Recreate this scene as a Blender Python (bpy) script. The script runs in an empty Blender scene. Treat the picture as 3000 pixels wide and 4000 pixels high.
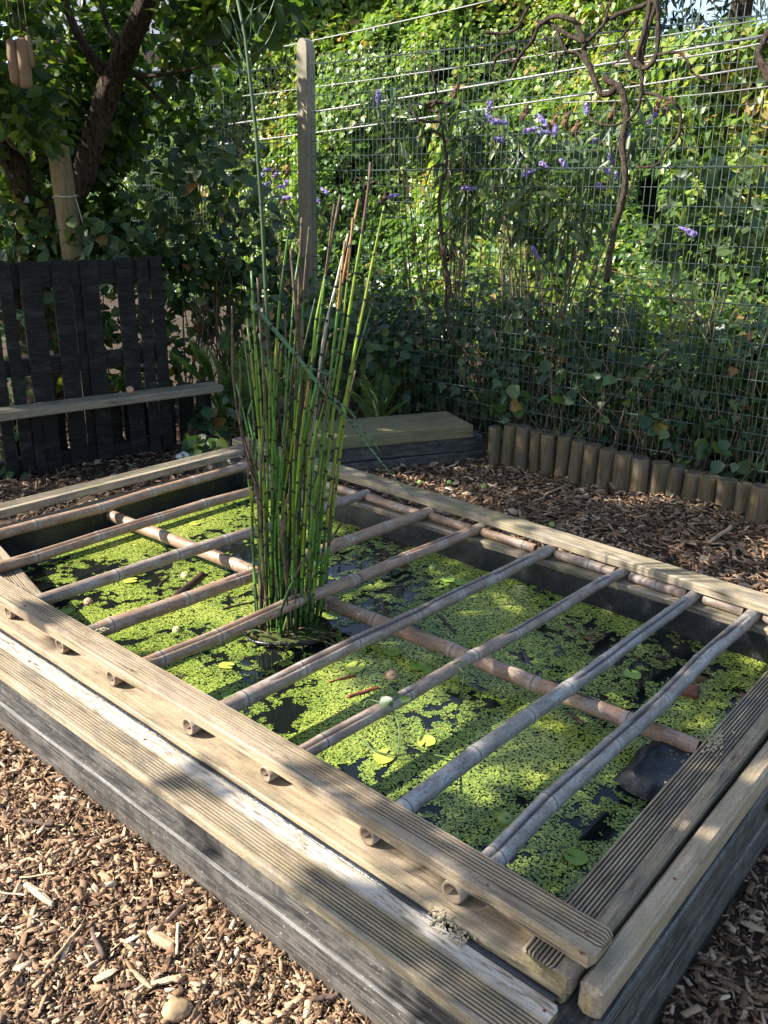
import bpy, math, random
import numpy as np
from mathutils import Matrix, Vector
random.seed(7); RNG = np.random.default_rng(7)
SC = bpy.context.scene
COL = SC.collection

# ------------------------------------------------------------------ camera
FPX = 3350.0; PITCH = math.radians(19.9); ROLL = math.radians(0.97); CH = 1.65
_f = np.array([0, math.cos(PITCH), -math.sin(PITCH)]); _r0 = np.array([1.0, 0, 0]); _u0 = np.cross(_r0, _f)
_r = math.cos(ROLL)*_r0 + math.sin(ROLL)*_u0
_u = -math.sin(ROLL)*_r0 + math.cos(ROLL)*_u0
cam_d = bpy.data.cameras.new("camera"); cam = bpy.data.objects.new("camera", cam_d); COL.objects.link(cam)
cam_d.sensor_fit = 'VERTICAL'; cam_d.sensor_height = 24.0; cam_d.lens = 24.0*FPX/4000.0
cam_d.clip_start = 0.05; cam_d.clip_end = 800
cam.matrix_world = Matrix(((_r[0], _u[0], -_f[0], 0), (_r[1], _u[1], -_f[1], 0), (_r[2], _u[2], -_f[2], CH), (0, 0, 0, 1)))
SC.camera = cam
# ------------------------------------------------------------------ sky, sun, exposure
SUNV = np.array([-1.36, -0.12, 1.0]); SUNV = SUNV/np.linalg.norm(SUNV)
world = bpy.data.worlds.new("World"); SC.world = world; world.use_nodes = True
wn = world.node_tree
sky = wn.nodes.new("ShaderNodeTexSky"); sky.sky_type = 'NISHITA'; sky.sun_disc = False
sky.sun_elevation = math.asin(SUNV[2]); sky.sun_rotation = math.atan2(SUNV[0], SUNV[1])
sky.air_density = 1.0; sky.dust_density = 1.0
bg = wn.nodes["Background"]; bg.inputs[1].default_value = 0.115
wn.links.new(sky.outputs[0], bg.inputs[0])
sun_d = bpy.data.lights.new("sun", 'SUN'); sun_d.energy = 5.0; sun_d.angle = math.radians(0.55); sun_d.color = (1.0, 0.955, 0.87)
sun = bpy.data.objects.new("sun", sun_d); COL.objects.link(sun)
sun.rotation_mode = 'QUATERNION'; sun.rotation_quaternion = Vector(-SUNV).to_track_quat('-Z', 'Y')
sun.location = (-8, 0, 8)
SC.view_settings.view_transform = 'Standard'; SC.view_settings.look = 'None'
SC.view_settings.gamma = 1.0; SC.view_settings.use_curve_mapping = False
SC.view_settings.exposure = 1.65
SC.render.engine = 'CYCLES'
SC.cycles.max_bounces = 6; SC.cycles.transparent_max_bounces = 8
SC.cycles.use_denoising = True

# ------------------------------------------------------------------ photo pixel -> place
TH = math.radians(-40.6)
EX = np.array([math.cos(TH), math.sin(TH), 0]); EY = np.array([-math.sin(TH), math.cos(TH), 0])   # along / across the pond's front
C0 = np.array([0, 0, CH])
def ray(x, y): return _f + _r*((x-1500)/FPX) - _u*((y-2000)/FPX)
def atz(x, y, z):
    d = ray(x, y); return C0 + d*((z-CH)/d[2])
def aty(x, y, Y):
    d = ray(x, y); return C0 + d*(Y/d[1])
def onplane(x, y, p0, d2):
    n = np.array([-d2[1], d2[0], 0.0]); r_ = ray(x, y)
    return C0 + r_*((np.asarray(p0)[:2] @ n[:2])/(r_[:2] @ n[:2]))
def proj(P):
    v = np.atleast_2d(P) - C0; zc = v @ _f
    zc = np.where(np.abs(zc) < 1e-6, 1e-6, zc)
    return 1500 + FPX*(v @ _r)/zc, 2000 - FPX*(v @ _u)/zc, zc
def inframe(P, m=80):
    x, y, z = proj(P); return (z > 0) & (x > -m) & (x < 3000+m) & (y > -m) & (y < 4000+m)
def W(s, t, z): return EX*s + EY*t + np.array([0, 0, z])

# ------------------------------------------------------------------ object helpers
def tag(o, label=None, cat=None, group=None, kind=None):
    if label: o["label"] = label
    if cat: o["category"] = cat
    if group: o["group"] = group
    if kind: o["kind"] = kind
    return o
MW = {}
def link(o, parent=None):
    COL.objects.link(o)
    if parent is not None:
        o.parent = parent; o.matrix_parent_inverse = MW[parent.name].inverted()
    return o
def empty(name, loc, label=None, cat=None, group=None):
    o = bpy.data.objects.new(name, None); COL.objects.link(o); o.location = Vector(loc); o.empty_display_size = 0.1
    MW[o.name] = Matrix.Translation(Vector(loc)); return tag(o, label, cat, group)
def new_obj(name, me, parent=None, mw=None):
    o = bpy.data.objects.new(name, me)
    if mw is not None: o.matrix_basis = mw
    link(o, parent); MW[o.name] = mw.copy() if mw is not None else Matrix.Identity(4)
    return o
def mesh_from(name, V, F, mats, smooth=False, midx=None, attrs=None):
    me = bpy.data.meshes.new(name)
    V = np.asarray(V, dtype=np.float32)
    if isinstance(F, np.ndarray):
        m, k = F.shape
        me.vertices.add(len(V)); me.vertices.foreach_set("co", V.ravel())
        me.loops.add(m*k); me.loops.foreach_set("vertex_index", F.astype(np.int32).ravel())
        me.polygons.add(m); me.polygons.foreach_set("loop_start", np.arange(0, m*k, k, dtype=np.int32))
        try: me.polygons.foreach_set("loop_total", np.full(m, k, dtype=np.int32))
        except Exception: pass
        me.update(calc_edges=True)
    else:
        me.from_pydata([tuple(v) for v in V.tolist()], [], [tuple(int(i) for i in f) for f in F]); me.update()
    for mt in (mats if isinstance(mats, (list, tuple)) else [mats]): me.materials.append(mt)
    if midx is not None: me.polygons.foreach_set("material_index", np.asarray(midx, dtype=np.int32))
    if smooth: me.polygons.foreach_set("use_smooth", np.ones(len(me.polygons), dtype=bool))
    for nme, arr in (attrs or {}).items():
        a = me.attributes.new(nme, 'FLOAT', 'POINT'); a.data.foreach_set("value", np.asarray(arr, dtype=np.float32))
    return me
class Geo:
    def __init__(s): s.V = []; s.F = []; s.M = []; s.A = []
    def add(s, V, F, m=0, a=0.0):
        o = len(s.V); s.V.extend([tuple(v) for v in np.asarray(V).tolist()]); s.F.extend([tuple(int(i)+o for i in f) for f in F])
        s.M.extend([m]*len(F) if np.isscalar(m) else list(m))
        s.A.extend([a]*len(V) if np.isscalar(a) else list(a)); return s
    def build(s, name, mats, parent=None, smooth=False, mw=None, attr=None):
        me = mesh_from(name, np.array(s.V), s.F, mats, smooth, s.M, {attr: s.A} if attr else None)
        return new_obj(name, me, parent, mw)
def frame(p, xd, up=(0, 0, 1)):
    x = np.asarray(xd, float); x = x/np.linalg.norm(x); y = np.cross(up, x); y = y/np.linalg.norm(y); z = np.cross(x, y)
    return Matrix(((x[0], y[0], z[0], p[0]), (x[1], y[1], z[1], p[1]), (x[2], y[2], z[2], p[2]), (0, 0, 0, 1)))
def box(x0, x1, y0, y1, z0, z1, jit=0.0):
    V = np.array([(x, y, z) for z in (z0, z1) for y in (y0, y1) for x in (x0, x1)], float)
    if jit: V = V + RNG.uniform(-jit, jit, V.shape)
    return V, [(0, 2, 3, 1), (4, 5, 7, 6), (0, 1, 5, 4), (1, 3, 7, 5), (3, 2, 6, 7), (2, 0, 4, 6)]
def bevbox(x0, x1, y0, y1, z0, z1, b=0.004):
    """box with bevelled edges"""
    xs = [x0, x0+b, x1-b, x1]; ys = [y0, y0+b, y1-b, y1]; zs = [z0, z0+b, z1-b, z1]
    V = []; idx = {}
    for i in range(4):
        for j in range(4):
            for k in range(4):
                e = (i in (0, 3)) + (j in (0, 3)) + (k in (0, 3))
                if e == 1:
                    idx[(i, j, k)] = len(V); V.append((xs[i], ys[j], zs[k]))
    F = []
    def q(*k): F.append(tuple(idx[a] for a in k))
    q((0, 1, 1), (0, 1, 2), (0, 2, 2), (0, 2, 1)); q((3, 1, 1), (3, 2, 1), (3, 2, 2), (3, 1, 2))
    q((1, 0, 1), (2, 0, 1), (2, 0, 2), (1, 0, 2)); q((1, 3, 1), (1, 3, 2), (2, 3, 2), (2, 3, 1))
    q((1, 1, 0), (1, 2, 0), (2, 2, 0), (2, 1, 0)); q((1, 1, 3), (2, 1, 3), (2, 2, 3), (1, 2, 3))
    for i, ii in ((0, 1), (3, 2)):
        for j, jj in ((0, 1), (3, 2)):
            q((i, jj, 1), (i, jj, 2), (ii, j, 2), (ii, j, 1))
    for i, ii in ((0, 1), (3, 2)):
        for k, kk in ((0, 1), (3, 2)):
            q((i, 1, kk), (i, 2, kk), (ii, 2, k), (ii, 1, k))
    for j, jj in ((0, 1), (3, 2)):
        for k, kk in ((0, 1), (3, 2)):
            q((1, j, kk), (2, j, kk), (2, jj, k), (1, jj, k))
    for i, ii in ((0, 1), (3, 2)):
        for j, jj in ((0, 1), (3, 2)):
            for k, kk in ((0, 1), (3, 2)):
                q((i, jj, kk), (ii, j, kk), (ii, jj, k))
    return np.array(V), F
def tube(P, R, n=8, cap=True, wob=0.0):
    P = np.asarray(P, float); m = len(P); R = np.full(m, R) if np.isscalar(R) else np.asarray(R, float)
    T = np.gradient(P, axis=0); T /= (np.linalg.norm(T, axis=1)[:, None] + 1e-9)
    a = np.array([0, 0, 1.0]) if abs(T[0][2]) < .9 else np.array([1.0, 0, 0])
    V = []
    u = np.cross(T[0], a); u /= np.linalg.norm(u)
    for i in range(m):
        u = u - T[i]*(u @ T[i]); u /= (np.linalg.norm(u)+1e-9); v = np.cross(T[i], u)
        for k in range(n):
            an = 2*math.pi*k/n; rr = R[i]*(1 + (random.uniform(-wob, wob) if wob else 0))
            V.append(P[i] + rr*(math.cos(an)*u + math.sin(an)*v))
    F = [(i*n+k, i*n+(k+1) % n, (i+1)*n+(k+1) % n, (i+1)*n+k) for i in range(m-1) for k in range(n)]
    if cap: F.append(tuple(range(n-1, -1, -1))); F.append(tuple((m-1)*n+k for k in range(n)))
    return np.array(V), F
def smooth_path(P, n=4):
    """Catmull-Rom through the points"""
    P = np.asarray(P, float); Q = np.vstack([2*P[0]-P[1], P, 2*P[-1]-P[-2]]); out = []
    for i in range(1, len(Q)-2):
        for k in range(n):
            t = k/n; p0, p1, p2, p3 = Q[i-1], Q[i], Q[i+1], Q[i+2]
            out.append(.5*((2*p1)+(-p0+p2)*t+(2*p0-5*p1+4*p2-p3)*t*t+(-p0+3*p1-3*p2+p3)*t**3))
    out.append(P[-1]); return np.array(out)
def unit(v): return v/(np.linalg.norm(v, axis=-1, keepdims=True)+1e-9)
_NT = RNG.random((64, 64, 8))
def vnoise(x, y, k=0):
    x = np.asarray(x, float); y = np.asarray(y, float)
    xi = np.floor(x).astype(int); yi = np.floor(y).astype(int); fx = x-xi; fy = y-yi
    fx = fx*fx*(3-2*fx); fy = fy*fy*(3-2*fy); g = _NT[:, :, k]
    a = g[xi % 64, yi % 64]; b = g[(xi+1) % 64, yi % 64]; c = g[xi % 64, (yi+1) % 64]; d = g[(xi+1) % 64, (yi+1) % 64]
    return (a*(1-fx)+b*fx)*(1-fy)+(c*(1-fx)+d*fx)*fy

# ------------------------------------------------------------------ materials
class MT:
    def __init__(s, name, rough=.8, spec=.3):
        s.m = bpy.data.materials.new(name); s.m.use_nodes = True; s.nt = s.m.node_tree; s.b = s.nt.nodes["Principled BSDF"]
        s.b.inputs["Roughness"].default_value = rough; s.b.inputs["Specular IOR Level"].default_value = spec
    def n(s, t, **kw):
        nd = s.nt.nodes.new("ShaderNode"+t)
        for k, v in kw.items():
            if hasattr(nd, k): setattr(nd, k, v)
            else: s.i(nd, k, v)
        return nd
    def i(s, nd, k, v):
        k = k.replace("_", " ") if isinstance(k, str) and k not in nd.inputs else k
        if isinstance(v, bpy.types.NodeSocket): s.nt.links.new(v, nd.inputs[k])
        else: nd.inputs[k].default_value = v
    def ramp(s, fac, stops, interp='LINEAR'):
        r = s.nt.nodes.new("ShaderNodeValToRGB"); r.color_ramp.interpolation = interp
        e = r.color_ramp.elements
        while len(e) < len(stops): e.new(0.5)
        for el, (p, c) in zip(e, stops): el.position = p; el.color = (*c, 1) if len(c) == 3 else c
        s.nt.links.new(fac, r.inputs[0]); return r.outputs[0]
    def noise(s, vec, scale, detail=4, rough=.55, dist=0.0):
        nd = s.n("TexNoise"); s.i(nd, "Scale", scale); s.i(nd, "Detail", detail); s.i(nd, "Roughness", rough); s.i(nd, "Distortion", dist)
        if vec is not None: s.nt.links.new(vec, nd.inputs["Vector"])
        return nd.outputs[0]
    def coord(s, scale=(1, 1, 1), rnd=True, kind="Object"):
        tc = s.n("TexCoord"); mp = s.n("Mapping"); s.i(mp, "Scale", scale); s.nt.links.new(tc.outputs[kind], mp.inputs["Vector"])
        if rnd:
            oi = s.n("ObjectInfo"); vm = s.n("VectorMath", operation='SCALE'); vm.inputs[0].default_value = (37, 23, 11)
            s.nt.links.new(oi.outputs["Random"], vm.inputs["Scale"]); s.nt.links.new(vm.outputs[0], mp.inputs["Location"])
        return mp.outputs[0]
    def mix(s, fac, a, b, mode='MIX'):
        nd = s.n("Mix", data_type='RGBA', blend_type=mode)
        for k, v in ((0, fac), (6, a), (7, b)):
            if isinstance(v, bpy.types.NodeSocket): s.nt.links.new(v, nd.inputs[k])
            else: nd.inputs[k].default_value = (*v, 1) if isinstance(v, tuple) and len(v) == 3 else v
        return nd.outputs[2]
    def math(s, op, a, b=0.0):
        nd = s.n("Math", operation=op)
        for k, v in ((0, a), (1, b)):
            if isinstance(v, bpy.types.NodeSocket): s.nt.links.new(v, nd.inputs[k])
            else: nd.inputs[k].default_value = v
        return nd.outputs[0]
    def attr(s, name):
        nd = s.n("Attribute"); nd.attribute_name = name; return nd.outputs["Fac"]
    def col(s, c):
        if isinstance(c, bpy.types.NodeSocket): s.nt.links.new(c, s.b.inputs["Base Color"])
        else: s.b.inputs["Base Color"].default_value = (*c, 1)
        return s
    def bump(s, h, strength=.5, dist=.01):
        nd = s.n("Bump"); s.i(nd, "Strength", strength); s.i(nd, "Distance", dist); s.nt.links.new(h, nd.inputs["Height"])
        s.nt.links.new(nd.outputs[0], s.b.inputs["Normal"]); return s
def wood(name, dark, mid, pale, green=(.16, .15, .06), gfac=.35, grey=.3, lichen=False, rough=.85, gd=.78):
    m = MT(name, rough, .2)
    g = m.noise(m.coord((1.6, 55, 55)), 2.2, 7, .62, .25)
    big = m.noise(m.coord((2.2, 9, 9)), 1.6, 5, .6)
    fine = m.noise(m.coord((60, 160, 160)), 2.0, 3, .6)
    c = m.ramp(g, [(.27, dark), (.47, mid), (.72, pale)])
    gm = m.ramp(big, [(.46, (0, 0, 0)), (.66, (1, 1, 1))])
    c = m.mix(m.math('MULTIPLY', gm, gfac), c, green)
    g2 = m.noise(m.coord((3.5, 11, 11)), 2.1, 6, .65)
    gm2 = m.ramp(g2, [(.5, (0, 0, 0)), (.62, (1, 1, 1))])
    c = m.mix(m.math('MULTIPLY', gm2, grey), c, (.13, .125, .115))
    st_ = m.noise(m.coord((2.8, 7, 7)), 1.9, 7, .68, .4); c = m.mix(m.math('MULTIPLY', m.ramp(st_, [(.52, (0, 0, 0)), (.68, (1, 1, 1))]), .5), c, (.11, .085, .058))
    c = m.mix(1.0, c, (.90, .865, .82), 'MULTIPLY')
    dm = m.ramp(fine, [(.30, (.45, .42, .4)), (.5, (1, 1, 1))])
    c = m.mix(.55, c, m.mix(1.0, c, dm, 'MULTIPLY'))
    ck = m.noise(m.coord((1.1, 46, 46)), 1.7, 2, .4, .1); lines = m.ramp(ck, [(.478, (0, 0, 0)), (.492, (1, 1, 1)), (.508, (1, 1, 1)), (.522, (0, 0, 0))])
    cm = m.ramp(m.noise(m.coord((2.6, 5, 5)), 1.3, 3, .5), [(.52, (0, 0, 0)), (.6, (1, 1, 1))]); c = m.mix(m.math('MULTIPLY', m.math('MULTIPLY', lines, cm), .75), c, (.04, .03, .02))
    vo = m.n("TexVoronoi"); m.i(vo, "Scale", 1.0); m.nt.links.new(m.coord((2.4, 15, 15)), vo.inputs["Vector"])
    c = m.mix(m.ramp(vo.outputs["Distance"], [(.05, (.8, .8, .8)), (.10, (.25, .25, .25)), (.16, (0, 0, 0))]), c, (.10, .062, .035))
    if lichen:
        tc = m.n("TexCoord"); sx = m.n("SeparateXYZ"); m.nt.links.new(tc.outputs["Object"], sx.inputs[0])
        band = m.ramp(sx.outputs[1], [(.078, (0, 0, 0)), (.090, (1, 1, 1))])
        ln = m.noise(m.coord((3.2, 26, 26)), 4.5, 8, .7)
        lm = m.ramp(ln, [(.40, (0, 0, 0)), (.52, (1, 1, 1))])
        c = m.mix(m.math('MULTIPLY', m.math('MULTIPLY', band, lm), .85), c, (.50, .44, .37))
        ln2 = m.noise(m.coord((5, 34, 34)), 3.7, 8, .7)
        lm2 = m.ramp(ln2, [(.56, (0, 0, 0)), (.64, (1, 1, 1))])
        c = m.mix(m.math('MULTIPLY', m.math('MULTIPLY', band, lm2), .8), c, (.10, .075, .06))
    c = m.mix(m.math('MULTIPLY', m.attr('groove'), gd), c, (.045, .036, .022))  # groove floors coloured darker: dirt, plus groove shade painted into the colour
    m.col(c); m.bump(m.math('ADD', g, m.math('MULTIPLY', fine, .5)), .5, .004)
    return m.m
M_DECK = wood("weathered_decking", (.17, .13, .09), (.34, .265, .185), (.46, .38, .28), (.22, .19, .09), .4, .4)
M_DECK_L = wood("lichen_decking", (.19, .155, .105), (.35, .285, .20), (.45, .38, .275), (.17, .15, .06), .45, .6, True)
M_DECK_G = wood("grey_green_decking", (.14, .115, .08), (.30, .25, .18), (.45, .39, .30), (.17, .165, .075), .7, .6)
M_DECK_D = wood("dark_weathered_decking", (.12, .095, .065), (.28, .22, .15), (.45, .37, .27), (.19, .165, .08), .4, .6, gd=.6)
M_SMOOTH = wood("smooth_board", (.22, .165, .11), (.38, .30, .205), (.47, .39, .285), (.24, .21, .10), .4, .35)
M_SEAT = wood("seat_board", (.15, .125, .095), (.25, .215, .165), (.34, .30, .235), (.17, .165, .085), .4, .35)
M_BEAM = wood("treated_beam", (.11, .09, .048), (.20, .168, .095), (.27, .23, .14), (.22, .225, .10), .55, .25)
M_LOG = wood("edging_log", (.06, .044, .024), (.135, .10, .055), (.22, .175, .10), (.09, .085, .032), .5, .5)
M_STAKE = wood("stake_wood", (.12, .09, .05), (.22, .17, .095), (.30, .24, .15), (.17, .19, .06), .5, .25)
M_LOGT = wood('log_top', (.035, .03, .02), (.075, .06, .04), (.12, .10, .065), (.06, .06, .025), .5, .4)
M_END = wood("end_grain", (.12, .09, .05), (.30, .24, .13), (.45, .38, .22), (.2, .2, .08), .3, .2)
def black_wood():
    m = MT("black_stained_timber", .62, .5)
    g = m.noise(m.coord((2.5, 60, 60)), 2.2, 7, .65, .2); p = m.noise(m.coord((6, 14, 14)), 1.8, 6, .65)
    c = m.ramp(g, [(.38, (.012, .011, .010)), (.5, (.040, .037, .034)), (.64, (.13, .115, .10))])
    c = m.mix(m.ramp(p, [(.46, (0, 0, 0)), (.62, (.75, .75, .75))]), c, (.11, .098, .084))
    p2 = m.noise(m.coord((9, 5, 5)), 2.6, 7, .7); c = m.mix(m.ramp(p2, [(.50, (0, 0, 0)), (.62, (.65, .65, .65))]), c, (.018, .017, .016))
    ge = m.n("NewGeometry"); sx = m.n("SeparateXYZ"); m.nt.links.new(ge.outputs["Position"], sx.inputs[0])
    hz_ = m.math('ADD', sx.outputs[2], m.math('MULTIPLY', p2, -.09)); c = m.mix(m.ramp(hz_, [(.0, (.25, .25, .25)), (.012, (0, 0, 0))]), c, (.08, .056, .036))
    sp = m.noise(m.coord((40, 40, 40)), 3, 2, .5)
    c = m.mix(m.ramp(sp, [(.69, (0, 0, 0)), (.73, (.7, .7, .7))]), c, (.3, .28, .25))
    m.col(c); m.bump(g, .5, .003); return m.m
M_BLACK = black_wood()
def black_paint():
    m = MT("black_painted_pallet", .9, .15)
    g = m.noise(m.coord((3, 40, 40)), 2.2, 6, .6); c = m.ramp(g, [(.3, (.010, .0092, .0085)), (.55, (.018, .0165, .015)), (.8, (.04, .036, .032))])
    sp = m.noise(m.coord((30, 30, 30)), 3, 2, .5); c = m.mix(m.ramp(sp, [(.70, (0, 0, 0)), (.74, (.5, .5, .5))]), c, (.2, .19, .17))
    fd = m.noise(m.coord((2, 5, 5)), 2.2, 6, .7); c = m.mix(m.ramp(fd, [(.52, (0, 0, 0)), (.66, (.6, .6, .6))]), c, (.05, .046, .041))
    m.col(c); m.bump(g, .15, .002); return m.m
M_PALLET = black_paint()
def bamboo(name, a, b, c_, grey=.4):
    m = MT(name, .55, .4)
    st = m.noise(m.coord((1.2, 60, 60)), 2.5, 6, .6); bl = m.noise(m.coord((5, 12, 12)), 2.0, 6, .7); sp = m.noise(m.coord((45, 70, 70)), 2.2, 4, .6)
    c = m.ramp(bl, [(.32, a), (.5, b), (.68, c_)])
    c = m.mix(.35, c, m.ramp(st, [(.3, a), (.7, c_)]))
    c = m.mix(m.math('MULTIPLY', m.ramp(bl, [(.5, (0, 0, 0)), (.64, (1, 1, 1))]), grey), c, (.33, .315, .30))
    c = m.mix(m.math('MULTIPLY', m.ramp(sp, [(.34, (1, 1, 1)), (.46, (0, 0, 0))]), .7), c, (.075, .058, .048))
    mo = m.noise(m.coord((9, 26, 26)), 2.4, 7, .72); c = m.mix(m.math('MULTIPLY', m.ramp(mo, [(.54, (0, 0, 0)), (.64, (1, 1, 1))]), .6), c, (.09, .072, .058))
    nd = m.attr("node")
    c = m.mix(m.ramp(nd, [(.0, (0, 0, 0)), (.6, (.3, .3, .3)), (.78, (.3, .3, .3)), (.9, (0, 0, 0))]), c, (.46, .42, .37))
    c = m.mix(m.ramp(nd, [(.93, (0, 0, 0)), (.98, (.85, .85, .85))]), c, (.06, .045, .038))
    dk = m.attr("dark"); c = m.mix(dk, c, (.03, .02, .015))
    m.col(c); m.bump(m.math('ADD', st, sp), .3, .002); return m.m
M_BAM = [bamboo("bamboo_tan", (.17, .092, .054), (.30, .178, .108), (.40, .275, .185), .25),
         bamboo("bamboo_pink_grey", (.14, .092, .066), (.25, .175, .128), (.35, .275, .215), .45),
         bamboo("bamboo_silver", (.13, .105, .088), (.24, .205, .172), (.35, .315, .275), .7)]
M_BAM_IN = MT("bamboo_inside", .85).col((.20, .145, .095)).m
def simple(name, c, rough=.6, spec=.4, var=.25, scale=30, metal=0, bump=0):
    m = MT(name, rough, spec); v = m.noise(m.coord((1, 1, 1)), scale, 4, .6)
    d = tuple(x*(1-var) for x in c); l = tuple(min(1, x*(1+var)) for x in c)
    m.col(m.ramp(v, [(.3, d), (.7, l)])); m.b.inputs["Metallic"].default_value = metal
    if bump: m.bump(v, bump, .004)
    return m.m
def leafmat(name, stops, trans=.4, rough=.42, tscale=(1.5, 1.6, .6), spec=.5):
    m = MT(name, rough, spec); a = m.attr("rnd")
    n = m.noise(m.coord((1, 1, 1), False), 55, 3, .5)
    c = m.ramp(a, stops); c = m.mix(m.ramp(n, [(.3, (.0, .0, .0)), (.75, (.5, .5, .5))]), c, m.mix(1.0, c, (.62, .7, .6), 'MULTIPLY'))
    m.col(c)
    tr = m.n("BsdfTranslucent"); m.nt.links.new(m.mix(1.0, c, tscale, 'MULTIPLY'), tr.inputs["Color"])
    mx = m.n("MixShader"); mx.inputs[0].default_value = trans
    m.nt.links.new(m.b.outputs[0], mx.inputs[1]); m.nt.links.new(tr.outputs[0], mx.inputs[2])
    m.nt.links.new(mx.outputs[0], m.nt.nodes["Material Output"].inputs["Surface"]); return m.m
M_IVY = leafmat("ivy_leaf", [(0, (.045, .095, .02)), (.35, (.10, .18, .034)), (.7, (.19, .275, .055)), (.93, (.33, .36, .07)), (1, (.36, .24, .08))], .4, .33)
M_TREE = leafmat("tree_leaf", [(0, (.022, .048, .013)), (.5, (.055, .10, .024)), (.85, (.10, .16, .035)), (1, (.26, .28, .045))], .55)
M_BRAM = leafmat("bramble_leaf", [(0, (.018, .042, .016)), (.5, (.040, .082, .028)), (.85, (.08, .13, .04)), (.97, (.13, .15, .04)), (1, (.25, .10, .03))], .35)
M_BUDD = leafmat("buddleia_leaf", [(0, (.04, .075, .025)), (.5, (.075, .125, .04)), (.85, (.12, .17, .06)), (1, (.2, .22, .07))], .4)
M_FERN = leafmat("fern_leaf", [(0, (.07, .13, .035)), (.6, (.12, .20, .05)), (1, (.2, .25, .07))], .4)
M_DUCK = leafmat("duckweed_frond", [(0, (.11, .085, .035)), (.03, (.09, .15, .03)), (.35, (.20, .275, .045)), (.75, (.33, .39, .06)), (1, (.47, .49, .11))], .12, .27, (1.2, 1.3, .5), .8)
M_CHIP = None
def chipmat():
    m = MT("wood_chip", .85, .25); a = m.attr("rnd")
    c = m.ramp(a, [(0, (.03, .017, .011)), (.15, (.10, .056, .032)), (.42, (.225, .132, .073)), (.7, (.36, .235, .138)), (.92, (.48, .36, .24)), (1, (.63, .52, .37))])
    n = m.noise(m.coord((1, 1, 1), False), 260, 4, .6); c = m.mix(m.ramp(n, [(.35, (.55, .55, .55)), (.55, (0, 0, 0))]), c, m.mix(1.0, c, (.5, .45, .42), 'MULTIPLY'))
    m.col(c); m.bump(n, .5, .003); return m.m
M_CHIP = chipmat()
def litter():
    m = MT("leaf_litter", .85, .25); a = m.attr("rnd")
    c = m.ramp(a, [(0, (.025, .018, .014)), (.3, (.06, .038, .028)), (.6, (.13, .08, .052)), (.85, (.24, .165, .11)), (1, (.40, .31, .21))]); m.col(c); return m.m
M_LITTER = litter()
def soil():
    m = MT("dark_mulch_soil", .95, .15); v = m.coord((1, 1, 1), False)
    n = m.noise(v, 45, 8, .7); n2 = m.noise(v, 3, 4, .6)
    c = m.ramp(n, [(.3, (.028, .018, .012)), (.55, (.085, .055, .036)), (.75, (.16, .11, .072))])
    c = m.mix(m.ramp(n2, [(.45, (0, 0, 0)), (.65, (.4, .4, .4))]), c, (.04, .035, .02)); m.col(c); m.bump(n, .9, .02); return m.m
M_SOIL = soil()
def watermat():
    m = MT("pond_water", .04, .5); m.col((.006, .008, .007)); m.b.inputs["IOR"].default_value = 1.33
    n = m.noise(m.coord((1, 1, 1), False), 9, 3, .5); m.bump(n, .06, .01); return m.m
M_WATER = watermat()
def linermat():
    m = MT("black_pond_liner", .36, .5); v = m.coord((1, 1, 1), False); n = m.noise(v, 14, 5, .6); sp = m.noise(v, 170, 2, .5)
    c = m.ramp(n, [(.35, (.006, .0065, .008)), (.65, (.016, .017, .020))]); c = m.mix(m.ramp(sp, [(.68, (0, 0, 0)), (.72, (.6, .6, .6))]), c, (.3, .28, .2))
    m.col(c); m.bump(n, .3, .02); return m.m
M_LINER = linermat()
M_WIRE = simple("green_fence_wire", (.055, .075, .066), .42, .6, .3, 40, .2)
def concretemat():
    m = MT("concrete", .9, .2); v = m.coord((1, 1, 1), False); n = m.noise(v, 60, 6, .65); b = m.noise(v, 5, 4, .6)
    c = m.ramp(n, [(.3, (.20, .175, .125)), (.7, (.34, .30, .225))]); c = m.mix(m.ramp(b, [(.42, (0, 0, 0)), (.65, (.55, .55, .55))]), c, (.15, .135, .085)); m.col(c); m.bump(n, .35, .004); return m.m
M_CONC = concretemat()
def bark(name, d, l, sx=(14, 14, 3)):
    m = MT(name, .95, .15); n = m.noise(m.coord(sx, False), 3.2, 8, .7, .6); n2 = m.noise(m.coord((1, 1, 1), False), 16, 5, .6)
    c = m.ramp(n, [(.40, d), (.58, l)]); c = m.mix(m.ramp(n2, [(.5, (0, 0, 0)), (.7, (.4, .4, .4))]), c, (.16, .15, .10)); m.col(c); m.bump(n, 1.0, .08); return m.m
M_BARK = bark("tree_bark", (.03, .02, .015), (.15, .105, .075))
M_VINE = bark("vine_bark", (.045, .032, .024), (.17, .125, .09), (30, 30, 7))
M_TWIG = simple("twig", (.13, .095, .055), .85, .2, .4, 20)
M_GSTEM = simple("green_stem", (.09, .13, .035), .6, .4, .3, 20)

# ------------------------------------------------------------------ leaves
T_OVATE = (np.array([(0, 0, 0), (.27, .32, .07), (.2, .7, .05), (0, 1, -.06), (-.2, .7, .05), (-.27, .32, .07)]), np.array([(0, 1, 2, 3), (3, 4, 5, 0)]))
T_BROAD = (np.array([(0, 0, 0), (.42, .22, .08), (.34, .62, .05), (0, 1, -.10), (-.34, .62, .05), (-.42, .22, .08)]), np.array([(0, 1, 2, 3), (3, 4, 5, 0)]))
T_LANCE = (np.array([(0, 0, 0), (.13, .28, .03), (.11, .66, .0), (0, 1, -.16), (-.11, .66, .0), (-.13, .28, .03)]), np.array([(0, 1, 2, 3), (3, 4, 5, 0)]))
T_PINNA = (T_LANCE[0]*np.array([.55, 1, 1]), T_LANCE[1])
_ti = [(0, 0, 0), (.30, .02, .05), (.46, .34, .05), (.24, .45, .03), (.0, 1, -.08), (-.24, .45, .03), (-.46, .34, .05), (-.30, .02, .05), (0, .4, -.02)]
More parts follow.
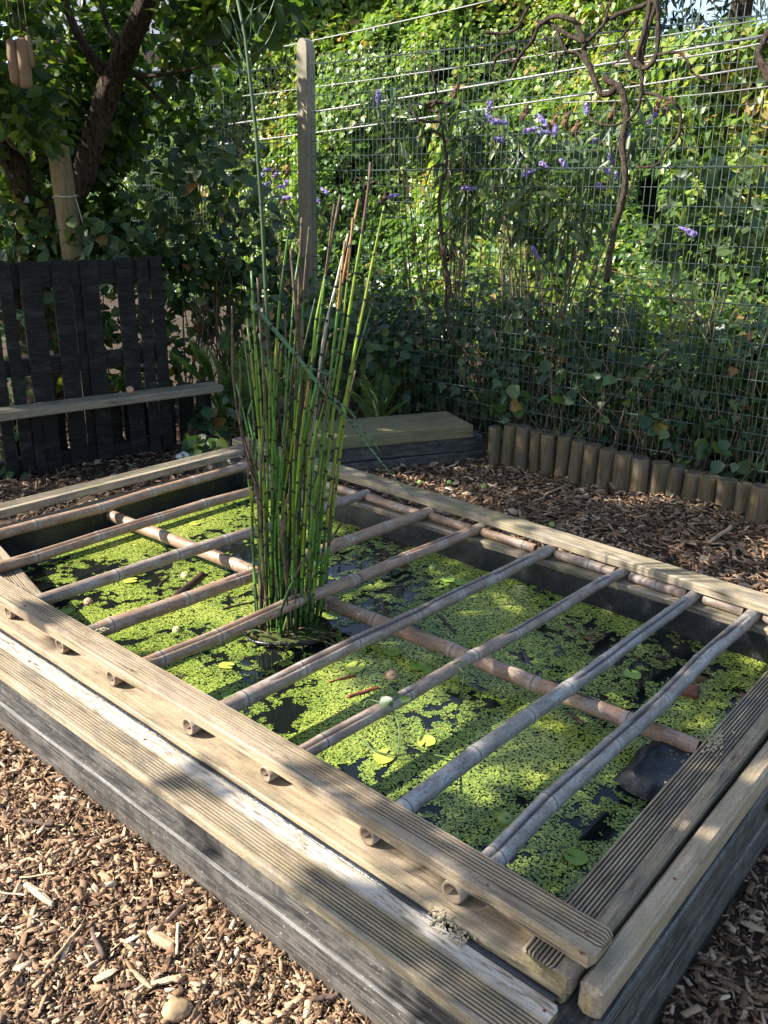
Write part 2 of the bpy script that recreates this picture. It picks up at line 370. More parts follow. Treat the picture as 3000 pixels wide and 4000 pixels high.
T_IVY = (np.array(_ti), np.array([(0, 1, 2, 8), (8, 2, 3, 4), (8, 4, 5, 6), (0, 8, 6, 7)]))
def leaf_arrays(P, Nn, L, size, T):
    TV, TF = T; N = len(P)
    n = unit(Nn); y = L - n*np.sum(L*n, 1, keepdims=True); y = unit(y); x = np.cross(y, n)
    V = P[:, None, :] + size[:, None, None]*(TV[None, :, 0, None]*x[:, None, :] + TV[None, :, 1, None]*y[:, None, :] + TV[None, :, 2, None]*n[:, None, :])
    F = (np.arange(N)*len(TV))[:, None, None] + TF[None]
    return V.reshape(-1, 3), F.reshape(-1, TF.shape[1])
def leaf_obj(name, P, Nn, L, size, T, mat, parent=None, rnd=None, kind=None):
    P = np.asarray(P, float); V, F = leaf_arrays(P, np.asarray(Nn, float), np.asarray(L, float), np.asarray(size, float), T)
    r = RNG.random(len(P)) if rnd is None else np.clip(rnd, 0, 1)
    me = mesh_from(name, V, F, mat, False, None, {"rnd": np.repeat(r, len(T[0]))})
    o = new_obj(name, me, parent)
    if kind: o["kind"] = kind
    return o
def blob(c, rad, n, shell=.55):
    d = unit(RNG.normal(size=(n, 3))); r = RNG.random(n)**(1/3.0); r = shell*(.75+.35*RNG.random(n)) + (1-shell)*r
    return np.asarray(c) + d*r[:, None]*np.asarray(rad), d
def leaf_dirs(n, out, up=.6, rand=.8, droop=.5):
    Nn = unit(out*.6 + np.array([0, 0, up]) + RNG.normal(size=(n, 3))*rand)
    L = unit(RNG.normal(size=(n, 3)) + out*.6 + np.array([0, 0, -droop])); return Nn, L

# ================================================================== SETTING
ZW = .172
g = Geo(); g.add([(-150, -60, 0), (150, -60, 0), (150, 240, 0), (-150, 240, 0)], [(0, 1, 2, 3)])
tag(g.build("ground", M_SOIL), kind="structure")
FD = np.array([.787, -.617, 0.0]); NB = np.array([.617, .787, 0.0]); FP = np.array([1.66, 5.32, 0.0])   # fence line, its far side, a point on it

# ---- pond box and cover
def deck_profile(w, t, g0=None, g1=None, n=8, dep=.0028, b=.004):
    top = []
    if g0 is not None:
        p = (g1-g0)/n
        for k in range(n):
            y = g0+p*k; top += [(y, t, 0), (y+p*.12, t-dep, 1), (y+p*.44, t-dep, 1), (y+p*.56, t, 0)]
    pr = [(b, 0, 0), (w-b, 0, 0), (w, b, 0), (w, t-b, 0), (w-b, t, 0)] + top[::-1] + [(b, t, 0), (0, t-b, 0), (0, b, 0)]
    return np.array(pr)
def board(name, A, B, prof, mats, parent, seg=9, bow=.003, er=.006, twist=0.0):
    A = np.asarray(A, float); B = np.asarray(B, float); L = np.linalg.norm(B-A); mw = frame(A, B-A)
    flag = prof[:, 2]; prof = prof[:, :2]; xs = np.concatenate([[0, er], np.linspace(er, L-er, seg+1)[1:-1], [L-er, L]]); c = prof.mean(0); V = []; n = len(prof)
    ph = random.uniform(0, 6); ph2 = random.uniform(0, 6)
    for i, x in enumerate(xs):
        pr = prof.copy()
        if i in (0, len(xs)-1): pr = c + (pr-c)*np.array([1-er*1.2/(np.ptp(prof[:, 0])/2), 1-er*.8/(np.ptp(prof[:, 1])/2)])
        off = np.array([bow*math.sin(x*2.1+ph), bow*.35*math.sin(x*2.9+ph2)])
        for y, z in pr: V.append((x + random.uniform(-.0008, .0008), y+off[0], z+off[1]))
    F = [(i*n+k, (i+1)*n+k, (i+1)*n+(k+1) % n, i*n+(k+1) % n) for i in range(len(xs)-1) for k in range(n)]; M = [0]*len(F)
    F += [tuple(range(n)), tuple((len(xs)-1)*n+k for k in range(n-1, -1, -1))]; M += [1, 1]
    me = mesh_from(name, np.array(V), F, mats, False, M, {"groove": np.tile(flag, len(xs))}); return new_obj(name, me, parent, mw)
def sleeper(A, B, w, h, parent, name="sleeper", mat=None, bow=.003):
    return board(name, A, B, deck_profile(w, h, b=.006), [mat or M_BLACK, mat or M_BLACK], parent, 8, bow)

pond = empty("raised_pond", W(-2, 2.1, 0), "raised timber pond with black sleeper walls and pale coping boards", "pond")
SL, SR, TF_, TB = -3.95, -.435, 1.012, 3.10
sleeper(W(SL, TF_-.006, -.02), W(SR-.1, TF_-.006, -.02), .10, .142, pond); sleeper(W(SL, TF_+.022, .124), W(SR-.1, TF_+.022, .124), .09, .121, pond)
sleeper(W(SR+.006, TF_+.05, -.02), W(SR+.006, TB, -.02), .10, .142, pond); sleeper(W(SR, TF_+.05, .124), W(SR, TB, .124), .10, .121, pond)
sleeper(W(SL, TB-.1, -.02), W(SR-.11, TB-.1, -.02), .10, .142, pond); sleeper(W(SL, TB-.1, .124), W(SR-.11, TB-.1, .124), .10, .121, pond)
sleeper(W(-3.56, 1.13, -.02), W(-3.56, TB-.105, -.02), .10, .142, pond); sleeper(W(-3.56, 1.13, .124), W(-3.56, TB-.105, .124), .10, .118, pond)
C = board("coping_board", W(SL, .979, .248), W(-.503, .979, .248), deck_profile(.131, .027, .014, .082, 8, .005), [M_DECK_L, M_END], pond, 14, .004)
R2 = board("coping_board", W(-.440, 1.135, .248), W(-.440, 3.06, .248), deck_profile(.046, .070, b=.007), [M_SMOOTH, M_END], pond, 10, .003, .012)
# liner: skirt round the inside and a flap in the joint behind the coping
def liner_sheet(pts, z0, z1, amp, name="liner", nz=7, nx=70):
    g = Geo(); pts = [np.array(p, float) for p in pts]; seg = [np.linalg.norm(pts[i+1]-pts[i]) for i in range(len(pts)-1)]; tot = sum(seg)
    V = []
    for i in range(nx):
        d = tot*i/(nx-1); k = 0
        while k < len(seg)-1 and d > seg[k]: d -= seg[k]; k += 1
        p = pts[k] + (pts[k+1]-pts[k])*(d/seg[k]); n2 = np.array([-(pts[k+1]-pts[k])[1], (pts[k+1]-pts[k])[0]])/seg[k]
        x = tot*i/(nx-1)
        for j in range(nz):
            q = j/(nz-1); f = math.sin(q*math.pi*.9+.15)
            a = amp*f*(vnoise(x*7, q*1.2, 1)-.5)*2 + amp*.6*f*(vnoise(x*19, 3+q, 2)-.5)
            pp = p + n2*a; V.append(W(pp[0], pp[1], z1+(z0-z1)*q))
    F = [(i*nz+j, i*nz+j+1, (i+1)*nz+j+1, (i+1)*nz+j) for i in range(nx-1) for j in range(nz-1)]
    g.add(V, F); return g.build(name, M_LINER, pond, True)
liner_sheet([(-.60, 1.28), (-.60, 2.85), (-3.44, 2.85), (-3.44, 1.28), (-.60, 1.28)], .02, .272, .022, nx=260)
g = Geo(); n = 60; V = []
for i in range(n):
    s = SL+.05+(-.52-SL-.05)*i/(n-1); w = .004*(vnoise(s*6, 0)-.5); V += [W(s, 1.1105, .262+w), W(s, 1.118, .274+w), W(s, 1.127, .268+w)]
g.add(V, [(i*3+k, i*3+k+1, i*3+k+4, i*3+k+3) for i in range(n-1) for k in range(2)]); g.build("liner_flap", M_LINER, pond, True)
# folded liner shelf under the end of the cross pole, by the right rail
V = []; nu, nv = 16, 14; FS0, FT0 = -.80, 1.88
for i in range(nu):
    for j in range(nv):
        a = i/(nu-1); b_ = j/(nv-1); o = (b_-.25)/.75 if b_ > .25 else 0; w_ = min(1, a/.22, (1-a)/.22)
        top = .062*(min(1, b_/.28)**.6)*(.35+.65*min(1, w_*1.6)); wr = .012*(vnoise(a*6, b_*5, 3)-.5)+.006*(vnoise(a*17, b_*11, 4)-.5)
        V.append(W(FS0+.19*b_+.03*(vnoise(a*4, 2, 5)-.5), FT0+.28*a+.02*(vnoise(b_*5, 8, 2)-.5), ZW-.05+(top+.05)*min(1, b_/.1)*(1 if 0 < i < nu-1 else 0)+wr))
g = Geo(); g.add(V, [(i*nv+j, (i+1)*nv+j, (i+1)*nv+j+1, i*nv+j+1) for i in range(nu-1) for j in range(nv-1)]); g.build("liner_fold", M_LINER, pond, True)
g = Geo(); g.add([W(-3.5, 1.22, ZW), W(-.55, 1.22, ZW), W(-.55, 2.9, ZW), W(-3.5, 2.9, ZW)], [(0, 1, 2, 3)])
tag(g.build("water", M_WATER), kind="structure")

cover = empty("pond_cover", W(-2, 2.1, .285), "timber frame with bamboo bars laid over the pond", "pond cover")
F_ = board("rail", W(-4.0, 1.158, .331), W(-.475, 1.158, .331), deck_profile(.088, .034, .030, .085, 6, .0055), [M_DECK, M_END], cover, 16, .004, .010)
F_["label"] = "pale grooved front rail with a rusty screw at its end"
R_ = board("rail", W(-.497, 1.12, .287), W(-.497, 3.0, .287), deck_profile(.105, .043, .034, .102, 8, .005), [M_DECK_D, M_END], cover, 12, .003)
R_["label"] = "dark weathered grooved side rail"
board("rail", W(-3.75, 3.02, .331), W(-.15, 2.862, .331), deck_profile(.10, .036, .03, .095, 9, .002), [M_DECK_G, M_END], cover, 14, .003, .02)
board("rail", W(-3.52, 1.0, .331), W(-3.52, 3.0, .331), deck_profile(.10, .036, .03, .095, 9, .002), [M_DECK_G, M_END], cover, 10, .003, .01)
board("lower_rail", W(-4.0, 1.128, .248), W(-.508, 1.128, .248), deck_profile(.122, .037), [M_SMOOTH, M_END], cover, 14, .003)
board("lower_rail", W(-3.52, 2.872, .247), W(-.55, 2.872, .247), deck_profile(.12, .038), [M_DECK_G, M_END], cover, 12, .003)
board("lower_rail", W(-3.47, 1.26, .247), W(-3.47, 2.87, .247), deck_profile(.10, .038), [M_DECK_G, M_END], cover, 8, .003)
dA = atz(0, 2127, .286); dB = atz(223, 2378, .286); dd = unit(dB-dA); dn = np.cross([0, 0, 1], dd)
board("brace_board", dA-dd*.45-np.array([0, 0, .0])-dn*.1+np.array([0, 0, -.028]), dB-dd*.03-dn*.1+np.array([0, 0, -.028]), deck_profile(.10, .028, .004, .07, 8, .003), [M_DECK, M_END], cover, 8, .001)
g = Geo()
def screw(p, r=.0042):
    g = Geo(); V, F = tube([p-np.array([0, 0, .003]), p+np.array([0, 0, .0008])], r, 10); g.add(V, F)
    V, F = box(p[0]-.0026, p[0]+.0026, p[1]-.0006, p[1]+.0006, p[2]+.0008, p[2]+.0012); g.add(V, F, 1)
    V, F = box(p[0]-.0006, p[0]+.0006, p[1]-.0026, p[1]+.0026, p[2]+.0009, p[2]+.0014); g.add(V, F, 1)
    return g
M_RUST = simple("rusty_steel", (.28, .13, .075), .6, .5, .35, 300, .3); M_DARK = simple("dark_slot", (.02, .015, .012), .9)
screw(atz(2287, 3644, .365)).build("screw", [M_RUST, M_DARK], cover)
for px in ((2270, 3722), (712, 2640), (1062, 2934)): screw(atz(px[0], px[1], .365), .0035).build("screw", [M_RUST, M_DARK], cover)

for s_ in np.arange(-3.2, -.6, .62):
    screw(W(s_, 1.158+.020, .365), .0036).build("screw", [M_RUST, M_DARK], cover); screw(W(s_+.2, .979+.098, .2752), .0038).build("screw", [M_RUST, M_DARK], pond); screw(W(s_, 2.97-.0438*(s_+2), .3675), .0036).build("screw", [M_RUST, M_DARK], cover)
for t_ in (1.4, 2.0, 2.6): screw(W(-.512, t_, .3302), .0036).build("screw", [M_RUST, M_DARK], cover); screw(W(-.462, t_+.1, .3182), .0036).build("screw", [M_RUST, M_DARK], pond)
def bamboo_pole(name, A, B, r, mat, parent, taper=.9, split=None, crook=.006, hollow=True, n=22, nodes=None):
    A = np.asarray(A, float); B = np.asarray(B, float); L = np.linalg.norm(B-A); mw = frame(A, B-A)
    if nodes is None:
        nodes = []; x = random.uniform(.08, .22)
        while x < L-.03: nodes.append(x); x += random.uniform(.2, .33)*(.8+9*r)
    xs = {0.0: 0, L: 0}
    for x in nodes:
        for d, v in ((-.022, .0), (-.010, .62), (-.0035, .72), (-.0012, 1.0), (.0012, 1.0), (.0035, .72), (.012, .5), (.024, 0)):
            if 0 < x+d < L: xs[x+d] = v
    for x in np.arange(.03, L, .05):
        if all(abs(x-k) > .02 for k in xs): xs[float(x)] = 0.0
    ks = sorted(xs); kn = [0]+nodes+[L]; off = [np.array([random.uniform(-1, 1), random.uniform(-1, 1)])*crook for _ in kn]
    off[0] = off[-1] = np.zeros(2)
    V = []; A_n = []; A_d = []
    for x in ks:
        rr = r*(1-(1-taper)*x/L)*(1+.055*math.exp(-min(abs(x-k) for k in nodes+[99])/.006)*(.6)+.03*math.exp(-min(abs(x-k) for k in nodes+[99])/.02))
        oy = np.interp(x, kn, [o[0] for o in off]); oz = np.interp(x, kn, [o[1] for o in off])
        for k in range(n):
            an = 2*math.pi*k/n; q = rr*(1+.012*math.sin(an*3+x*2)); dk = 0.0
            if split:
                for (x0, x1, a0, wd) in split:
                    if x0 < x < x1:
                        e = min(1, (x-x0)/.08, (x1-x)/.08); da = abs((an-a0-.12*math.sin(x*4)+math.pi) % (2*math.pi)-math.pi)*rr
                        if da < wd*e: q = rr*.72; dk = 1.0
            V.append((x, oy+q*math.cos(an), oz+q*math.sin(an))); A_n.append(xs[x]); A_d.append(dk)
    m = len(ks); F = [(i*n+k, (i+1)*n+k, (i+1)*n+(k+1) % n, i*n+(k+1) % n) for i in range(m-1) for k in range(n)]; M = [0]*len(F)
    if hollow:
        for end in (0, 1):
            x = 0 if end == 0 else L; sgn = 1 if end == 0 else -1; base = 0 if end == 0 else (m-1)*n
            rr = r*(.72 if end == 0 else .72*taper); o = len(V)
            for dx in (0.0, .05):
                for k in range(n): an = 2*math.pi*k/n; V.append((x+sgn*dx, rr*math.cos(an), rr*math.sin(an))); A_n.append(0); A_d.append(0)
            for k in range(n):
                F.append((base+k, base+(k+1) % n, o+(k+1) % n, o+k)); M.append(1); F.append((o+k, o+(k+1) % n, o+n+(k+1) % n, o+n+k)); M.append(1)
            F.append(tuple(o+n+k for k in range(n))); M.append(1)
    else:
        F += [tuple(range(n)), tuple((m-1)*n+k for k in range(n))]; M += [1, 1]
    me = mesh_from(name, np.array(V), F, [mat, M_BAM_IN], True, M, {"node": A_n, "dark": A_d}); return new_obj(name, me, parent, mw)
ZB = .311
BARS = [((0, 2091), (1008, 1807), 0, .0215*1.12), ((0, 2214), (1047, 1900), 0, .021*1.12), ((172, 2344), (1463, 1919), 1, .0215*1.12), ((398, 2463), (1689, 1996), 0, .0235*1.12),
        ((597, 2583), (1894, 2055), 0, .022*1.12), ((920, 2748), (2158, 2146), 1, .0225*1.12), ((1199, 2932), (2437, 2235), 1, .019*1.12), ((1590, 3151), (2708, 2330), 2, .021*1.12), ((1928, 3337), (2940, 2402), 2, .0235*1.12)]
bar_s = []
SPL = {0: [(.3, 2.2, 1.0, .0014)], 1: [(.1, 1.9, 1.95, .002)], 3: [(.2, 1.1, 2.0, .0018)], 4: [(.1, 1.0, 1.9, .0018), (1.2, 1.75, 1.8, .003)], 5: [(.25, 1.62, 1.95, .0035)], 6: [(.05, .6, 2.0, .0025), (.9, 1.7, 1.9, .002)], 7: [(.9, 1.75, 2.1, .003)], 8: [(.1, 1.7, 1.6, .0042)]}
for i, (a, b, mi, r) in enumerate(BARS):
    A = atz(*a, ZB); B = atz(*b, ZB); d = B-A
    tA, tB = A @ EY, B @ EY
    A2 = A + d*((random.uniform(1.158, 1.168)-tA)/(tB-tA)); B2 = A + d*((2.955-tA)/(tB-tA))
    if i < 2: A2 = A + d*((1.30-tA)/(tB-tA))
    bar_s.append((A2 @ EX, B2 @ EX)); bamboo_pole("bamboo_bar", A2, B2, r, M_BAM[mi], cover, .93, SPL.get(i))
bpoles = sorted(bar_s)
for k in range(len(bpoles)):      # short bamboo spacers between the bars, front and back
    f0 = bpoles[k][0]+.030; f1 = (bpoles[k+1][0] if k+1 < len(bpoles) else -.60)-.028
    if k >= 2: bamboo_pole("bamboo_spacer", W(f0, 1.212, .2865+.0195), W(f1, 1.212, .2865+.0195), .0190, M_BAM[0], cover, .95, None, .001)
    b0 = bpoles[k][1]+.034; b1 = (bpoles[k+1][1] if k+1 < len(bpoles) else -.60)-random.choice((.03, .035, .06))
    if b1-b0 > .1:
        bamboo_pole("bamboo_spacer", W(b0, 2.918, .2865+.0205), W(b1, 2.912, .2865+.0205), .0200, M_BAM[random.choice((0, 0, 1))], cover, .95, None, .001)
ZP = .240
pA = atz(424, 2009, ZP); pM = atz(1258, 2330, ZP); pB = atz(2729, 2925, ZP)
bamboo_pole("cross_pole", pA, pB, .0265, M_BAM[0], cover, .97, [(.3, 1.3, 1.4, .0015), (1.5, 2.5, 1.5, .0016)], .004)
M_GWIRE = simple("green_tie_wire", (.02, .045, .03), .4, .5)
def ring(c, ax, r, rw, turns=1.0, n=26):
    ax = unit(np.asarray(ax, float)); u = unit(np.cross(ax, [0, 0, 1])); v = np.cross(ax, u)
    return tube([c+ax*(.004*math.sin(3*i/n*6.28)+.006*i/n*turns)+r*(math.cos(2*math.pi*turns*i/n)*u+math.sin(2*math.pi*turns*i/n)*v) for i in range(int(n)+1)], rw, 5)
for px, z, ax, r in (((1395, 2268), ZB, atz(1894, 2055, ZB)-atz(597, 2583, ZB), .0235), ((1350, 2368), ZP, pB-pA, .028), ((975, 2235), ZB, atz(1689, 1996, ZB)-atz(398, 2463, ZB), .0245)):
    g = Geo(); g.add(*ring(atz(*px, z), ax, r, .0012, 2.0, 40)); g.build("tie_wire", M_GWIRE, cover, True)

# ---- duckweed: one mat of small fronds on the water
def duckweed():
    n = 460000; s = RNG.uniform(-3.45, -.585, n); t = RNG.uniform(1.40, 2.86, n); P = EX[None]*s[:, None]+EY[None]*t[:, None]
    m1 = vnoise(s*3.1+5, t*3.1+1, 0); m2 = vnoise(s*9.5, t*9.5, 1); m3 = vnoise(s*42, t*42, 2); m4 = vnoise(s*1.1+3, t*1.1, 3)
    d = .36*m1+.28*m2+.36*m3
    px, py, _ = proj(P+np.array([0, 0, ZW]))
    thr = .405-.045*np.clip((px-1400)/600, 0, 1)
    def hole(x, y, rx, ry, k): return k*np.exp(-(((px-x)/rx)**2+((py-y)/ry)**2))
    thr += hole(520, 2360, 260, 50, .10)+hole(150, 2260, 220, 60, .16)+hole(480, 2230, 140, 40, .12)+hole(820, 2130, 130, 45, .14)+hole(1340, 3030, 170, 60, .20)+hole(1110, 2800, 60, 70, .2)
    thr += hole(1500, 1990, 350, 45, .2)+hole(1950, 2110, 300, 40, .18)+hole(2300, 2260, 250, 40, .12)+hole(2750, 2480, 130, 40, .10)+hole(2880, 2730, 90, 50, .2)+hole(2640, 2640, 100, 30, .14)
    thr += hole(1950, 2560, 260, 55, .06)+hole(2270, 3180, 110, 130, .04)+hole(2130, 3420, 120, 80, .05)+hole(2400, 2800, 70, 35, .16)+hole(1870, 2720, 130, 40, .12)+hole(950, 2160, 90, 50, .2)+hole(1180, 2540, 130, 45, .08)
    thr -= hole(700, 2700, 500, 120, .10)+hole(1800, 3050, 350, 130, .05)
    keep = d + .10*(RNG.random(n)-.5) > thr
    keep &= (RNG.random(n) < np.clip((2.2-.35*t)*.40, .2, 1))
    s = s[keep]; t = t[keep]; m1 = m1[keep]; m2 = m2[keep]; n = len(s); pxk = px[keep]
    P = EX[None]*s[:, None]+EY[None]*t[:, None]+np.array([0, 0, ZW+.0015])+np.column_stack([np.zeros(n), np.zeros(n), RNG.uniform(0, .0012, n)])
    R = (.0014+.0034*RNG.random(n)**1.8)*(1+.16*(t-1.4)); a0 = RNG.uniform(0, 6.28, n); k = np.arange(6)*math.pi/3
    el = RNG.uniform(.7, 1, n); x = np.cos(k)[None]*R[:, None]; y = np.sin(k)[None]*(R*el)[:, None]
    V = np.stack([P[:, 0, None]+x*np.cos(a0)[:, None]-y*np.sin(a0)[:, None], P[:, 1, None]+x*np.sin(a0)[:, None]+y*np.cos(a0)[:, None], P[:, 2, None]+RNG.uniform(-.0004, .0006, (n, 6))], 2).reshape(-1, 3)
    b = (np.arange(n)*6)[:, None]; F = np.concatenate([b+np.array([[0, 1, 2, 3]]), b+np.array([[3, 4, 5, 0]])], 0)
    r = np.clip(.5+.8*(m1-.5)+.5*(m2-.5)+RNG.normal(0, .24, n), 0, 1)
    me = mesh_from("duckweed", V, F, M_DUCK, False, None, {"rnd": np.repeat(r, 6)})
    tag(new_obj("duckweed", me), "yellow green duckweed floating all over the dark pond water", "duckweed", None, "stuff")
duckweed()

# ---- wood chips
def chips(name, label, sampler, n, smin, smax, mat, zb=.02, pale=0.0, reject=None):
    P = sampler(n); n = len(P)
    if n == 0: return
    L = smin+(smax-smin)*RNG.random(n)**2.6; w = np.minimum(L*RNG.uniform(.14, .46, n), .016); h = w*RNG.uniform(.14, .42, n)
    base = np.array([(x, y, z) for z in (-.5, .5) for y in (-.5, .5) for x in (-.5, .5)])[None]*np.stack([L, w, h], 1)[:, None, :]
    base = base*(1+RNG.uniform(-.32, .12, base.shape))
    base[:, :, 0] += RNG.uniform(-.12, .12, (n, 8))*L[:, None]
    a = RNG.uniform(0, 6.283, n); tl = RNG.normal(0, .30, n); rl = RNG.normal(0, .5, n)
    ca, sa, ct, st_, cr, sr = np.cos(a), np.sin(a), np.cos(tl), np.sin(tl), np.cos(rl), np.sin(rl)
    x, y, z = base[..., 0], base[..., 1], base[..., 2]
    y, z = y*cr[:, None]-z*sr[:, None], y*sr[:, None]+z*cr[:, None]
    x, z = x*ct[:, None]-z*st_[:, None], x*st_[:, None]+z*ct[:, None]
    x, y = x*ca[:, None]-y*sa[:, None], x*sa[:, None]+y*ca[:, None]
    V = np.stack([x, y, z], 2)+P[:, None, :]; V[..., 2] += (RNG.random(n)*zb+.003)[:, None]
    Fb = np.array([(0, 2, 3, 1), (4, 5, 7, 6), (0, 1, 5, 4), (1, 3, 7, 5), (3, 2, 6, 7), (2, 0, 4, 6)])
    F = ((np.arange(n)*8)[:, None, None]+Fb[None]).reshape(-1, 4)
    r = np.clip(RNG.beta(1.8, 1.9, n)+pale*RNG.random(n), 0, 1)
    me = mesh_from(name, V.reshape(-1, 3), F, mat, False, None, {"rnd": np.repeat(r, 8)})
    return tag(new_obj(name, me), label, "wood chips", None, "stuff")
def sample_view(px0, px1, py0, py1, cond):
    """points on the ground, evenly spread in metres, inside a part of the view"""
    c = [atz(x, y, 0)[:2] for x in (px0, px1) for y in (py0, py1)]; c = np.array(c); lo, hi = c.min(0), c.max(0)
    def f(n):
        P = np.column_stack([RNG.uniform(lo[0], hi[0], n*3), RNG.uniform(lo[1], hi[1], n*3), np.zeros(n*3)])
        x, y, _ = proj(P); s = P @ EX; t = P @ EY
        k = (x > px0) & (x < px1) & (y > py0) & (y < py1) & cond(s, t, P, x, y); return P[k][:n]
    return f
chips("wood_chips", "sunlit brown wood chips in front of the pond wall", sample_view(-500, 1650, 2750, 4300, lambda s, t, P, x, y: t < 1.006), 17000, .008, .056, M_CHIP, .022, .08)
chips("wood_chips", "fine sunlit wood splinters in front of the pond wall", sample_view(-500, 1650, 2750, 4300, lambda s, t, P, x, y: t < 1.006), 32000, .0035, .018, M_CHIP, .026, .03)
chips("wood_chips", "shaded wood chips beside the pond's right wall", sample_view(1900, 4300, 2300, 4500, lambda s, t, P, x, y: s > -.425), 20000, .007, .05, M_CHIP, .02, 0)
chips("wood_chips", "wood chip mulch between the pond and the log edging", sample_view(950, 3300, 1780, 2560, lambda s, t, P, x, y: (t > 3.11) & ((P[:, :2]-FP[:2]) @ NB[:2] < -.05)), 23000, .008, .075, M_CHIP, .03, 0)
chips("leaf_litter", "dead leaves and bark crumbs under the pallet bench", sample_view(-300, 1150, 1600, 2120, lambda s, t, P, x, y: (s < -3.66) | (t > 3.11)), 9000, .015, .08, M_LITTER, .03, 0)

# ================================================================== BENCHES
bd = unit(atz(874, 1503, .46)-atz(0, 1617, .46)); bn = np.cross([0, 0, 1.0], bd)
bF = atz(0, 1617, .46); bw = max(.16, min(.26, float((atz(440, 1536, .46)-bF) @ bn)))
bench = empty("pallet_bench", [*(bF+bd*.7)[:2], 0], "black painted pallet bench with a bare timber seat plank", "bench")
board("seat_board", bF-bd*.5+np.array([0, 0, -.048]), bF+bd*float((atz(874, 1503, .46)-bF) @ bd)+np.array([0, 0, -.048]), deck_profile(bw, .048, b=.006), [M_SEAT, M_SEAT], bench, 8, .004)
bp = bF+bn*(bw+.012)
def slat(px0, px1, z0, z1, off=0.0, th=.02, name="slat", ty=1010):
    a = onplane(px0, ty, bp+bn*off, bd); b = onplane(px1, ty, bp+bn*off, bd)
    u0 = float((a-bp) @ bd); u1 = float((b-bp) @ bd); p = bp+bd*u0+bn*off; p[2] = 0
    V, F = bevbox(0, u1-u0, 0, th, z0, z1, .004); V = V+RNG.normal(0, .0012, V.shape)
    g = Geo(); g.add(V, F); mw = frame(p, bd); return g.build(name, M_PALLET, bench, mw=mw)
k = .6028
for x0, x1, z1 in ((-150, -62, 1.285), (-30, 60, 1.285), (110, 252, 1.285), (322, 445, 1.29), (516, 624, 1.29), (748, 856, 1.295), (882, 956, 1.295), (972, 1046, 1.30)):
    slat(x0*k, x1*k, .02, z1)
for q in np.arange(-60, 1300, 128): slat((q+random.uniform(0, 12))*k, (q+random.uniform(100, 118))*k, .02, .44, .105, .02)
slat(450*k, 540*k, .1, 1.18, .03); slat(-300*k, 1040*k, 1.14, 1.282, .022, .03, "top_rail"); slat(-300*k, 1040*k, .62, .72, .022, .08, "stringer"); slat(-300*k, 1040*k, .02, .11, .022, .08, "stringer")
V, F = bevbox(0, .06, 0, .05, 0, .41, .004); g = Geo(); g.add(V, F); lp = atz(150, 1860, 0); g.build("leg", M_PALLET, bench, mw=frame(lp, bd))
V, F = bevbox(0, .05, 0, .05, 0, .41, .004); g = Geo(); g.add(V, F); g.build("leg", M_PALLET, bench, mw=frame([*(bF+bd*1.30+bn*.06)[:2], 0], bd))
q0 = atz(1138, 1630, .27); q1 = atz(1795, 1583, .27); q2 = atz(1851, 1660, .27); q3 = atz(1198, 1716, .27)
cb = empty("corner_bench", [*((q2+q3)/2)[:2], 0], "low corner bench, thick greenish plank on black sleepers", "bench")
cd = unit(q2-q3); wb = .42
board("seat_beam", q2-cd*1.20+np.array([0, 0, -.085]), q2+np.array([0, 0, -.085]), deck_profile(wb, .085, b=.006), [M_BEAM, M_BEAM], cb, 6, .002)
for z0, h in ((-.02, .10), (.083, .10)):
    cnb = np.cross([0, 0, 1.0], cd); a = q2-cd*1.15+cnb*.03; b = q2+cd*.10+cnb*(.03 if z0 < 0 else .045); a[2] = b[2] = z0
    sleeper(a, b, .10, h, cb, "sleeper")
screw(q2-cd*.22+np.cross([0, 0, 1.0], cd)*.2+np.array([0, 0, .0]), .012).build("bolt", [simple("pale_steel", (.5, .5, .5), .3, .5, .2, 30, .8), M_DARK], cb)

